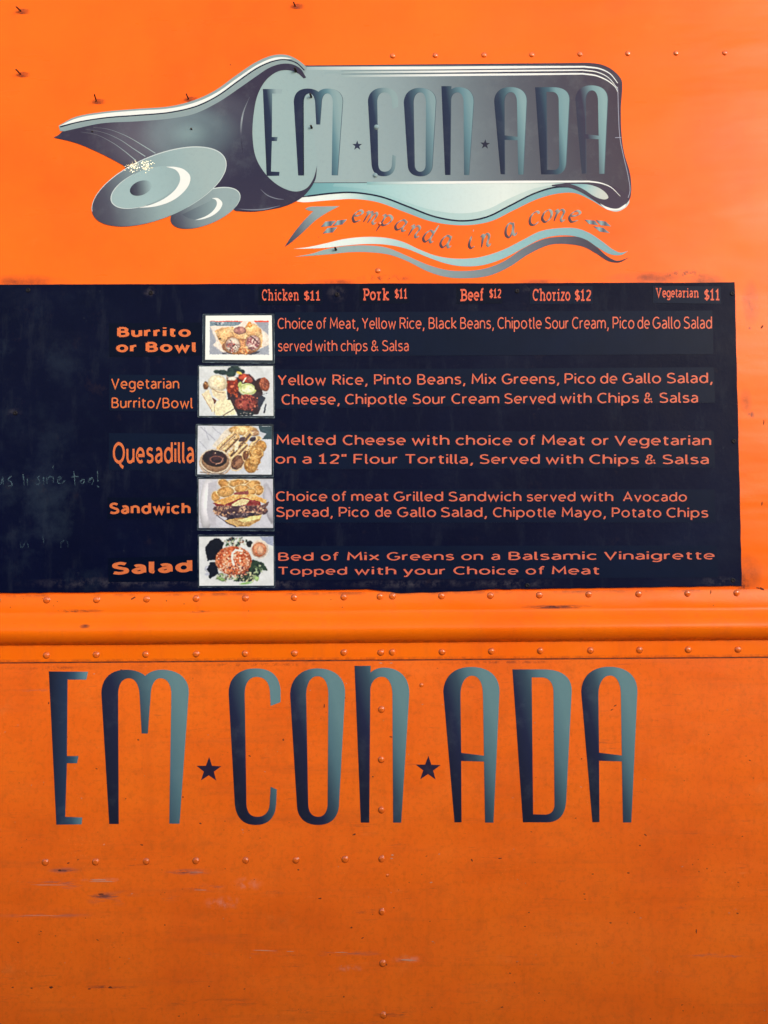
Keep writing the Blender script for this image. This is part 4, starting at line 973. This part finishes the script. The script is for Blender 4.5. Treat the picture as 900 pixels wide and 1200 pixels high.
# pale sheet between the scroll and the navy line
nav = [zB(*p) for p in ((-100, 478), (-60, 473), (0, 466), (60, 464), (140, 476), (220, 505), (300, 535), (380, 547), (450, 536), (520, 502), (590, 467), (650, 449), (700, 448), (745, 458))]
navc = cr(nav, 8)
M_SHEET = lin_grad('wave_sheet', (345, 228), (690, 222), [(0, (104, 152, 164)), (.12, (118, 170, 182)), (.3, (160, 200, 208)), (.55, (178, 206, 212)), (.78, (196, 214, 216)), (1, (160, 190, 196))], ORG)
shape('wave_sheet', [navc + [(690, 214.5), (350, 214.5)]], d0 + st, M_SHEET, logo)
inner_w = cr([zB(*p) for p in ((0, 446), (80, 452), (160, 470), (230, 497), (300, 517), (380, 525), (450, 514), (520, 480), (590, 452), (650, 441))], 8)
M_SHEET2 = lin_grad('wave_sheet_pale', (392, 215), (640, 240), [(0, (140, 184, 194)), (.25, (166, 204, 212)), (.55, (200, 220, 226)), (.8, (222, 232, 234)), (1, (206, 220, 222))], ORG)
shape('wave_highlight', [inner_w + [(650, 215), (392, 215)]], d0 + 2*st, M_SHEET2, logo)
M_NAVY = plain('navy_line', (28, 30, 56), .34)
shape('wave_line', [ribbon_loop(navc, lambda t: 1.9 if t > .05 else 1.2)], d0 + 3*st, M_NAVY, logo)
# dark lobe at the lower right, over the wave
lobe = cr([zE(*p) for p in ((40, 950), (110, 952), (190, 968), (260, 1000), (330, 1045), (385, 1080), (440, 1101), (500, 1109), (560, 1076), (592, 1030), (598, 980))], 7)
shape('scroll_lobe', [lobe + [zE(586, 860), zE(520, 900), zE(300, 905), zE(40, 940)]], d0 + 4*st, M_DARK, logo)
M_TEAR = lin_grad('teardrop', zE(170, 930), zE(440, 1030), [(0, (100, 150, 168)), (.35, (150, 190, 200)), (.7, (196, 206, 206)), (1, (206, 208, 204))], ORG)
tear = cr([zE(*p) for p in ((170, 934), (240, 934), (310, 940), (380, 966), (425, 1003), (437, 1030), (416, 1042), (370, 1034), (325, 1012), (270, 975), (215, 948), (170, 934))], 6)
shape('scroll_teardrop', [tear], d0 + 5*st, M_TEAR, logo)
M_WHITE = plain('white_vinyl', (240, 243, 246), .34, .02)
cresc = cr([zE(*p) for p in ((378, 1070), (430, 1096), (500, 1107), (562, 1072))], 6) + cr([zE(*p) for p in ((562, 1072), (552, 1098), (500, 1119), (430, 1114), (378, 1070))], 6)[1:]
shape('white_edge', [cresc], d0 + 6*st, M_WHITE, logo)
# scroll face
M_FACE = lin_grad('scroll_face', (300, 190), (735, 112), [(0, PG), (.25, (154, 174, 182)), (.40, (140, 158, 168)), (.55, (116, 128, 140)), (.70, (92, 96, 110)), (.84, (76, 72, 88)), (1, (72, 58, 74))], ORG)
face = [(318, 78.5)] + [(450, 77.4), (600, 76.4)] + cr([(690, 75.6), (706, 78), (718, 85.5), (726, 96), (726.6, 110), (725.6, 127), (726.6, 160), (729.6, 181), (735, 203), (736, 215), (733, 226)], 6) + [(722, 219), (700, 213.8), (400, 213.8), (318, 214)]
shape('scroll_face', [face], d0 + 5*st, M_FACE, logo)
mouth = cr(A([(797, 127), (790, 128), (770, 111), (745, 103), (715, 106), (680, 130), (653, 175), (640, 235), (637, 300), (647, 362), (677, 413), (720, 449), (765, 463), (799, 454), (820, 424), (831, 383)]))
shape('scroll_mouth', [mouth + A([(850, 383), (850, 127)])] if False else [mouth], d0 + 6*st, lin_grad('mouth_pale', (296, 150), (372, 150), [(0, (158, 182, 188)), (1, (152, 175, 183))], ORG), logo)
# speed lines: fade to the face colour at the left
def fade(name, xa, xb, c=(240, 242, 246), c0=(150, 172, 180)): return lin_grad(name, (xa, 80), (xb, 80), [(0, c0), (.6, c), (1, c)], ORG, worn=.01)
M_F1 = fade('speed_line_fade', 358, 520, c0=(158, 180, 188)); M_F3 = fade('speed_line_fade_long', 400, 600)
def tw(a, e): return lambda t: a * (1 if t < .5 else 1 - (1-e)*(t-.5)/.5)
l1 = [(358, 80.2), (520, 79.6), (620, 78.6)] + cr([(685, 78.2), (703, 80.6), (715, 86.5), (724, 97.5)], 6)
l2 = [(380, 84.9), (520, 83.8), (620, 82.7)] + cr([(683, 82.2), (700, 84.5), (713, 91), (724, 104)], 6)
l3 = [(400, 89.2), (520, 88), (620, 87)] + cr([(683, 86.4), (699, 88.8), (712, 94.5), (721, 102), (724.5, 109)], 6)
def dens(pts):
    out = [pts[0]]
    for a, b in zip(pts[:-1], pts[1:]):
        L_ = math.hypot(b[0]-a[0], b[1]-a[1]); k = max(1, int(L_/6))
        for i in range(1, k+1): out.append((a[0]+(b[0]-a[0])*i/k, a[1]+(b[1]-a[1])*i/k))
    return out
for l_, w_ in ((l1, 3.3), (l2, 2.3), (l3, 2.5)):
    shape('speed_line', [ribbon_loop(dens(l_), tw(w_, .22))], d0 + 6*st, M_F1 if l_ is l1 else M_F3, logo)
M_DL = lin_grad('dark_line_fade', (380, 80), (560, 80), [(0, (140, 164, 172)), (1, (60, 54, 74))], ORG)
for y_, w_ in ((82.1, .9), (85.9, 1.3)):
    shape('dark_line', [ribbon_loop(dens([(400, y_+1), (620, y_-1.2)] + cr([(684, y_-1.6), (701, y_+.7), (714, y_+7), (724, y_+18)], 6)), tw(w_, .4))], d0 + 5.5*st, M_DL, logo)
lb = [(430, 214.6), (600, 213.2)] + cr([(690, 212.6), (704, 214.6), (716, 219.5), (727, 230)], 6)
shape('speed_line', [ribbon_loop(dens(lb), tw(2.9, .15))], d0 + 7*st, fade('lower_speed_line', 430, 560, c0=(130, 176, 186)), logo)
M_THIN = plain('thin_lilac', (164, 166, 190), .34)
re_ = cr([zE(*p) for p in ((503, 250), (506, 330), (508, 420), (518, 600), (540, 720), (575, 870), (590, 980), (577, 1030))], 6)
shape('edge_pinstripe', [ribbon_loop(re_, lambda t: .75)], d0 + 7*st, M_THIN, logo)
shape('edge_pinstripe', [[zE(485, 606), zE(528, 604), zE(528, 609), zE(485, 610)]], d0 + 8*st, M_THIN, logo)

# cone: stacked outlines at the top edge
close = A([(792, 118), (760, 98), (720, 95), (690, 106), (650, 140), (600, 230), (500, 290), (300, 290), (180, 290)])
c1 = cr(A([(72, 268), (120, 243), (200, 228), (300, 219), (400, 211), (470, 193), (530, 165), (590, 122), (650, 82), (700, 62), (740, 61), (775, 77), (800, 98)]))
shape('cone_rim', [c1 + close + A([(76, 284)])], d0 + 9*st, plain('rim_grey', (146, 164, 170)), logo)
c2 = cr(A([(73, 269), (125, 246.5), (205, 232.5), (300, 224), (400, 217), (475, 199), (535, 171), (595, 129), (655, 89), (700, 70), (730, 67.5), (756, 72)]))
c2b = cr(A([(756, 72), (730, 74), (702, 77), (655, 96), (595, 137), (535, 180), (475, 209), (400, 227), (300, 236), (210, 243), (130, 256), (73, 269)]))
shape('cone_rim_highlight', [c2 + c2b[1:]], d0 + 10*st, M_WHITE, logo)
c3 = cr(A([(76, 272), (130, 257.5), (210, 245), (300, 238), (400, 229), (475, 211.5), (535, 182.5), (595, 140), (655, 99), (700, 79.5), (735, 74.5), (768, 84), (792, 106)]))
shape('cone_dark_line', [ribbon_loop(c3, lambda t: 1.35)], d0 + 11*st, M_NAVY, logo)
mid = cr(A([(78, 282), (135, 262), (210, 250), (300, 243.5), (400, 234.5), (478, 216.5), (540, 187), (600, 144.5), (657, 105), (702, 86)]))
shape('cone_inner_rim', [mid + A([(700, 100), (650, 135), (600, 200), (470, 262), (300, 275), (130, 285)])], d0 + 10*st, plain('rim_grey_inner', (142, 160, 168)), logo)
top5 = cr(A([(82, 286), (130, 275), (200, 261), (300, 255.5), (400, 247), (470, 233), (540, 199), (600, 159), (650, 124), (690, 98), (725, 87), (755, 88), (780, 101), (797, 127)]))
innr = cr(A([(790, 130), (770, 113), (745, 105.5), (715, 109), (682, 132), (656, 175), (643, 235), (640, 300), (650, 362), (680, 412), (722, 447), (765, 461), (797, 452), (818, 424), (829, 385)]))
outr = cr(A([(829, 385), (823, 428), (790, 474), (745, 500), (690, 514), (640, 520), (590, 518)]))
bodyl = cr(A([(262, 385), (200, 352), (120, 318), (57, 303)]))
cone = top5 + innr + outr[1:] + A([(540, 470), (400, 470), (300, 430)]) + bodyl + A([(70, 296)])
def cone_col(m, col, co):
    b = m.blob(co, 165, 165, 70, 60, (ORG[0], ORG[2]))
    col = m.mix(m.math('MULTIPLY', b, .30), col, base((120, 110, 126)))
    b = m.blob(co, 300, 190, 120, 90, (ORG[0], ORG[2])); return m.mix(m.math('MULTIPLY', b, .8), col, base((48, 46, 72)))
M_CONE = rad_grad('cone_shading', (222, 158), 118, 72, [(0, (140, 166, 174)), (.28, (116, 134, 146)), (.60, (84, 84, 102)), (.95, (60, 54, 76))], ORG, extra=cone_col)
shape('cone_body', [cone], d0 + 12*st, M_CONE, logo)
M_LINE = lin_grad('cone_line_fade', (60, 150), (165, 180), [(0, (70, 64, 82)), (.55, (112, 116, 130)), (1, (160, 176, 184))], ORG)
for pts in ([(185, 72), (250, 80), (330, 110), (400, 150), (458, 186)], [(150, 80), (230, 95), (300, 125), (360, 165), (414, 200)], [(130, 92), (200, 105), (270, 140), (320, 175), (372, 218)]):
    shape('cone_stripe', [ribbon_loop(cr([zF(*p) for p in pts]), lambda t: .3 + .75*t)], d0 + 13*st, M_LINE, logo)
M_HL = lin_grad('cone_glint', (285, 115), (285, 185), [(0, (90, 90, 108)), (.35, (150, 160, 172)), (.6, (80, 80, 100)), (.75, (44, 40, 66)), (1, (56, 52, 76))], ORG)
shape('cone_glint', [ribbon_loop(cr([zH(*p) for p in ((330, 285), (292, 380), (278, 470), (280, 560), (293, 662))]), lambda t: .3 + 1.7*math.sin(math.pi*t))], d0 + 13*st, M_HL, logo)
M_HL2 = plain('cone_glint_pale', (120, 124, 144))
shape('cone_glint', [ribbon_loop(cr([zH(*p) for p in ((400, 858), (440, 893), (500, 915), (545, 919))]), lambda t: .2 + .9*math.sin(math.pi*t))], d0 + 13*st, M_HL2, logo)
shape('cone_glint', [ribbon_loop(cr([zH(*p) for p in ((262, 978), (340, 984), (430, 979), (520, 958))]), lambda t: .2 + 1.4*math.sin(math.pi*t))], d0 + 13*st, M_HL2, logo)

# discs
M_D1 = lin_grad('disc_gradient', (104, 244), (240, 206), [(0, (64, 60, 80)), (.16, (82, 82, 100)), (.36, (116, 130, 142)), (.55, (142, 164, 172)), (.8, (152, 176, 184)), (1, (160, 180, 186))], ORG)
M_D2 = lin_grad('small_disc_gradient', (198, 258), (262, 236), [(0, (60, 58, 78)), (.2, (86, 90, 108)), (.5, (126, 142, 152)), (1, (148, 168, 176))], ORG)
M_PIN = plain('disc_pinstripe', (206, 218, 224))
def discs(cx, cy, a, b, mat, lay, ring_a0, ring_a1):
    shape('disc', [ell(cx, cy, a, b, -22.6, 72)], d0 + lay*st, mat, logo)
    e = ell(cx, cy, a - .3, b - .3, -22.6, 60, ring_a0, ring_a1)
    shape('disc_pinstripe', [ribbon_loop(e, lambda t: .9*math.sin(math.pi*min(1, max(.12, t))) + .25)], d0 + (lay+1)*st, M_PIN, logo)
discs(240.8, 243.7, 43.6, 19.2, M_D2, 14, -150, 40)
discs(186.4, 218.6, 84.2, 36.6, M_D1, 17, -175, 75)
M_IN1 = lin_grad('inner_disc', (130, 235), (214, 205), [(0, (158, 182, 190)), (.5, (160, 186, 194)), (1, (150, 174, 182))], ORG)
shape('inner_disc', [ell(171.2, 219.4, 43.6, 19.8, -22.6, 60)], d0 + 19*st, M_IN1, logo)
shape('disc_pinstripe', [ribbon_loop(ell(171.2, 219.4, 43.8, 20, -22.6, 60, 100, 262), lambda t: .25 + .8*math.sin(math.pi*t))], d0 + 20*st, M_PIN, logo)
cr1 = cr([zF(*p) for p in ((505, 245), (545, 246), (583, 257), (610, 285), (606, 322), (570, 368), (520, 400), (455, 420), (385, 426))], 8) + \
      cr([zF(*p) for p in ((385, 426), (450, 408), (505, 380), (548, 342), (566, 305), (562, 277), (545, 258), (505, 245))], 8)[1:]
shape('disc_highlight', [cr1], d0 + 21*st, M_WHITE, logo)
M_HUB = lin_grad('disc_hub', (152, 222), (178, 218), [(0, (52, 50, 70)), (.3, (70, 72, 90)), (.6, (108, 122, 134)), (1, (156, 182, 190))], ORG)
shape('disc_hub', [ell(165, 220.4, 13.4, 8.2, -22, 40)], d0 + 21*st, M_HUB, logo)
cr2 = cr([zF(*p) for p in ((705, 383), (733, 384), (752, 405), (742, 432), (712, 458), (672, 474), (632, 480))], 7) + cr([zF(*p) for p in ((632, 480), (680, 462), (712, 438), (728, 410), (724, 392), (705, 383))], 7)[1:]
M_SH = lin_grad('small_disc_shade', zF(560, 455), zF(730, 440), [(0, (72, 74, 94)), (.4, (104, 118, 132)), (1, (140, 162, 170))], ORG)
sh = cr([zF(*p) for p in ((575, 455), (600, 470), (640, 477), (690, 462), (724, 425), (722, 395), (705, 384), (700, 395))], 6)
shape('disc_shade', [sh], d0 + 15.4*st, M_SH, logo)
shape('disc_highlight', [cr2], d0 + 16*st, M_WHITE, logo)

# scroll lettering
TOPB = {'E': (308, 104.2, 331, 206.2), 'M': (344.2, 103.7, 401.4, 205.6), 'C': (431.2, 102.7, 466.6, 206.6), 'O': (473.2, 102.9, 510.6, 206.6), 'n': (517.2, 100.9, 554.9, 205),
        'A': (579, 102, 617, 204.4), 'D': (627, 102.2, 667, 204.3), 'A2': (674.2, 100, 711.9, 203.6)}
GR = {'E': [(0, (34, 38, 64)), (.5, (42, 52, 80)), (.75, (100, 124, 138)), (1, (150, 172, 180))],
      'M': [(0, (36, 40, 68)), (.5, (42, 50, 78)), (.66, (70, 100, 120)), (.8, (96, 134, 150)), (.9, (130, 160, 170)), (1, (142, 168, 176))],
      'C': [(0, (36, 42, 70)), (.3, (44, 56, 84)), (.5, (82, 108, 126)), (.75, (124, 150, 160)), (1, (142, 166, 174))],
      'O': [(0, (36, 42, 70)), (.3, (46, 56, 84)), (.55, (72, 98, 116)), (.85, (110, 142, 156)), (1, (132, 158, 168))],
      'n': [(0, (30, 36, 64)), (.33, (40, 50, 78)), (.5, (66, 88, 106)), (.8, (98, 134, 150)), (1, (120, 152, 164))],
      'A': [(0, (32, 38, 64)), (.3, (42, 54, 80)), (.5, (66, 92, 110)), (.85, (116, 150, 162)), (1, (134, 164, 174))],
      'D': [(0, (32, 36, 62)), (.3, (44, 54, 80)), (.6, (72, 102, 120)), (.8, (118, 154, 166)), (1, (128, 160, 170))],
      'A2': [(0, (52, 58, 80)), (.35, (60, 54, 78)), (.5, (84, 100, 116)), (.75, (124, 158, 168)), (1, (140, 170, 178))]}
M_EDGE = plain('letter_edge', (46, 64, 86))
for k, bb in TOPB.items():
    src = bbox(LET[k])
    f = lambda x, y, s=src, b=bb: (b[0] + (x-s[0])/(s[2]-s[0])*(b[2]-b[0]), b[1] + (y-s[1])/(s[3]-s[1])*(b[3]-b[1]))
    if k != 'E' and k != 'C':
        shape('letter_shadow', [[(q[0]+.75, q[1]+.15) for q in map(lambda w: f(*w), lp)] for lp in LET[k]], d0 + 6*st, lin_grad('letter_shadow_' + k, (bb[0], 150), (bb[2], 150), [(0, (60, 66, 90)), (1, (84, 104, 120))], ORG), logo)
    shape('letter', LET[k], d0 + 7*st, letter_mat('scroll_letter_' + k, GR[k], bb, ORG, .15, .02), logo, tr=f)
shape('star', [star(418.6, 170.6, 6.1)], d0 + 7*st, plain('scroll_star', (46, 52, 78)), logo); shape('star', [star(568.5, 169.2, 6.1, 3)], d0 + 7*st, plain('scroll_star_dark', (40, 40, 62)), logo)

# metal flakes added in place of a glint on the disc, tilted to catch the sun
m = NT('glint_metal'); m.set(Base_Color=(1, .87, .58, 1), Metallic=1., Roughness=.38); M_GLINT = m.m
rg = random.Random(5); V = []; F = []
px0, pz0 = P(166, 195); pv = Vector((px0, 0, pz0)); hv = ((CAM - pv).normalized() + sd).normalized()
for k in range(170):
    g = rg.random() < .55
    a, b = (rg.gauss(156, 4), rg.gauss(195.5, 3)) if g else (rg.gauss(172, 4), rg.gauss(194.5, 3))
    if rg.random() < .10: a, b = rg.gauss(168, 10), rg.gauss(196, 5)
    x, z = P(a, b, -.002); n_ = (hv + Vector([rg.gauss(0, .13) for _ in range(3)])).normalized()
    u_ = n_.orthogonal().normalized(); w_ = n_.cross(u_); r_ = rg.uniform(.0003, .0007); b0 = len(V); c_ = Vector((x, -.0022, z)); ph = rg.uniform(0, 6)
    for q in range(5): V.append(tuple(c_ + (u_*math.cos(ph+q*1.257) + w_*math.sin(ph+q*1.257))*r_))
    F.append(tuple(range(b0, b0+5)))
gl = mesh_from('glint_flakes', V, F, M_GLINT, logo); gl['kind'] = 'stuff'

# ================================================================== TAGLINE DECAL
x, z = P(545, 325); ORG2 = (x, -.0001, z)
tagl = empty('tagline_decal', ORG2, 'silver script tagline with two flowing wave stripes beneath the logo', 'tagline decal')
z1 = zm(330, 230, 4.091)
w_top = cr([z1(*p) for p in ((57, 252), (130, 243), (210, 226), (300, 205), (400, 195), (500, 199), (580, 218), (660, 255), (740, 285), (820, 298), (900, 298), (959, 290), (1059, 258), (1159, 208), (1239, 168), (1339, 152), (1419, 155), (1479, 178), (1539, 218), (1590, 256), (1625, 270), (1662, 262))], 7)
w_bot = cr([z1(*p) for p in ((1662, 262), (1629, 281), (1579, 279), (1519, 248), (1459, 208), (1389, 189), (1309, 190), (1239, 207), (1159, 248), (1059, 300), (959, 331), (859, 335), (780, 320), (700, 292), (600, 252), (500, 232), (400, 229), (300, 237), (200, 248), (57, 252))], 7)
M_W1 = lin_grad('tag_wave_pale', (345, 290), (735, 290), [(0, (236, 242, 244)), (.2, (222, 236, 238)), (.32, (172, 206, 212)), (.6, (150, 192, 202)), (.85, (134, 178, 190)), (1, (128, 170, 182))], ORG2)
shape('wave_stripe', [w_top + w_bot[1:]], .0005, M_W1, tagl)
v_top = cr([z1(*p) for p in ((62, 290), (140, 276), (220, 252), (300, 240), (400, 235), (500, 245), (600, 285), (700, 328), (790, 353), (859, 358), (959, 350), (1059, 315), (1159, 250), (1259, 205), (1359, 193), (1439, 200), (1509, 243), (1565, 290), (1610, 309), (1667, 293))], 7)
v_bot = cr([z1(*p) for p in ((1667, 293), (1619, 317), (1569, 312), (1509, 275), (1449, 243), (1379, 230), (1289, 232), (1189, 275), (1089, 340), (989, 382), (859, 393), (780, 385), (700, 360), (600, 310), (520, 281), (430, 269), (330, 268), (230, 278), (150, 284), (62, 290))], 7)
M_W2 = lin_grad('tag_wave_grey', (345, 300), (738, 300), [(0, (150, 176, 180)), (.35, (146, 166, 174)), (.6, (122, 134, 146)), (.75, (100, 102, 118)), (.9, (70, 60, 78)), (1, (58, 44, 62))], ORG2)
shape('wave_stripe', [v_top + v_bot[1:]], .0005, M_W2, tagl)
fl = flat('M113,60 C122,54 130,50 150,49 L278,47 C240,66 200,86 162,116 C112,160 62,216 15,242 C48,186 92,128 152,71 C138,72 124,68 113,60 Z')
M_FL = lin_grad('flourish_silver', z1(20, 240), z1(270, 50), [(0, (60, 56, 76)), (.3, (96, 100, 116)), (.65, (140, 158, 166)), (1, (150, 172, 178))], ORG2)
shape('flourish', fl, .0005, M_FL, tagl, tr=z1)
ST_DI = ([(0, (70, 64, 86)), (.35, (150, 176, 182)), (.6, (92, 90, 108)), (1, (150, 176, 182))])
for q in (((188, 147), (210, 121), (260, 117), (238, 142)), ((245, 142), (268, 116), (314, 110), (292, 135)), ((196, 179), (220, 152), (268, 147), (246, 173)),
          ((1452, 112), (1500, 116), (1520, 139), (1474, 133)), ((1506, 114), (1552, 120), (1580, 144), (1530, 139)), ((1494, 144), (1540, 150), (1574, 176), (1526, 170))):
    shape('diamond', [[z1(*p) for p in q]], .0005, letter_mat('diamond_silver', ST_DI, bbox([[z1(*p) for p in q]]), ORG2, 0), tagl)
# brush script: strokes in a slanted unit box (x height 1), nib at 40 degrees
SC = {'e': [[(.08, .46), (.45, .60), (.62, .84), (.42, 1.0), (.14, .74), (.06, .34), (.28, .02), (.66, .22)]],
      'm': [[(.0, .78), (.12, .98), (.10, .0)], [(.10, .5), (.30, 1.0), (.40, .8), (.36, .0)], [(.38, .5), (.60, 1.0), (.70, .8), (.64, .15), (.74, .02), (.86, .2)]],
      'p': [[(.0, .8), (.16, .98), (.10, -.62)], [(.12, .6), (.40, 1.0), (.66, .78), (.58, .30), (.32, .04), (.12, .22)]],
      'a': [[(.62, .86), (.36, 1.0), (.08, .66), (.06, .22), (.26, .0), (.54, .34), (.66, .95)], [(.66, .98), (.58, .24), (.68, .02), (.86, .18)]],
      'n': [[(.0, .78), (.14, .98), (.12, .0)], [(.12, .5), (.40, 1.0), (.58, .84), (.52, .20), (.62, .02), (.78, .2)]],
      'd': [[(.58, .84), (.34, 1.0), (.08, .66), (.06, .22), (.26, .0), (.52, .34), (.62, .9)], [(.72, 1.55), (.56, .24), (.66, .02), (.82, .16)]],
      'i': [[(.08, .96), (.04, .22), (.16, .02), (.32, .16)], [(.12, 1.32), (.14, 1.44)]],
      'c': [[(.60, .80), (.50, .98), (.26, .92), (.06, .56), (.10, .14), (.32, .0), (.62, .20)]],
      'o': [[(.40, 1.0), (.12, .74), (.06, .26), (.28, .0), (.56, .26), (.60, .72), (.40, 1.0)]]}
def script_letter(ch, x0, x1, yt, yb, rot=0):
    wbox = max(p[0] for s in SC[ch] for p in s); hx = (yb - yt)
    V, F = [], []; k = 0
    cx, cy = (x0+x1)/2, (yt+yb)/2; c, s_ = math.cos(R(rot)), math.sin(R(rot))
    for s in SC[ch]:
        pts = []
        for (u, v) in s:
            sl = .24 * hx * (v - .5)
            x = x0 + u/wbox*(x1-x0) + sl; y = yb - v*hx
            dx, dy = x-cx, y-cy; pts.append((cx+dx*c-dy*s_, cy+dx*s_+dy*c))
        pts = cr(pts, 7); n = len(pts); b = len(V)
        for i, p in enumerate(pts):
            a = pts[max(0, i-1)]; q = pts[min(n-1, i+1)]; dx, dy = q[0]-a[0], q[1]-a[1]; l = math.hypot(dx, dy) or 1
            ang = math.atan2(dy, dx); w = 1.35 + 1.9*abs(math.sin(ang + R(32)))**1.3; w *= min(1, .45 + i/3, .35 + (n-1-i)/4)
            dd = .0005 + .000002*i + .00012*k
            for sg in (1, -1):
                X_, Z_ = P(p[0] - dy/l*w/2*sg, p[1] + dx/l*w/2*sg, -dd); V.append((X_, -dd, Z_))
        for i in range(n-1): a = b+2*i; F.append((a, a+2, a+3, a+1))
        k += 1
    return mesh_from('script_letter', V, F, letter_mat('script_silver', ST_SC, (x0, yt, x1, yb), ORG2, .5), tagl)
ST_SC = ([(0, (84, 64, 72)), (.3, (112, 104, 108)), (.55, (158, 166, 164)), (.8, (118, 112, 116)), (1, (160, 170, 168))])
for a in (('e', 413.5, 424, 246, 260.5, 8), ('m', 427, 443, 248, 262, 12), ('p', 446, 458, 251.5, 265, 14), ('a', 464, 478, 257.5, 270.5, 16), ('n', 479.5, 493.5, 264, 278, 14),
          ('d', 496.5, 510, 270, 284, 10), ('a', 516.5, 530.5, 276, 290, 4), ('i', 549.5, 557, 276, 291, -4), ('n', 563, 576, 274, 289, -8), ('a', 591.5, 606, 261.5, 277, -18),
          ('c', 620, 632, 248.5, 263.5, -10), ('o', 635, 646, 245.5, 260, -4), ('n', 649, 663.5, 245.5, 259.5, 2), ('e', 667, 679, 246.5, 260.5, 8)):
    script_letter(*a)
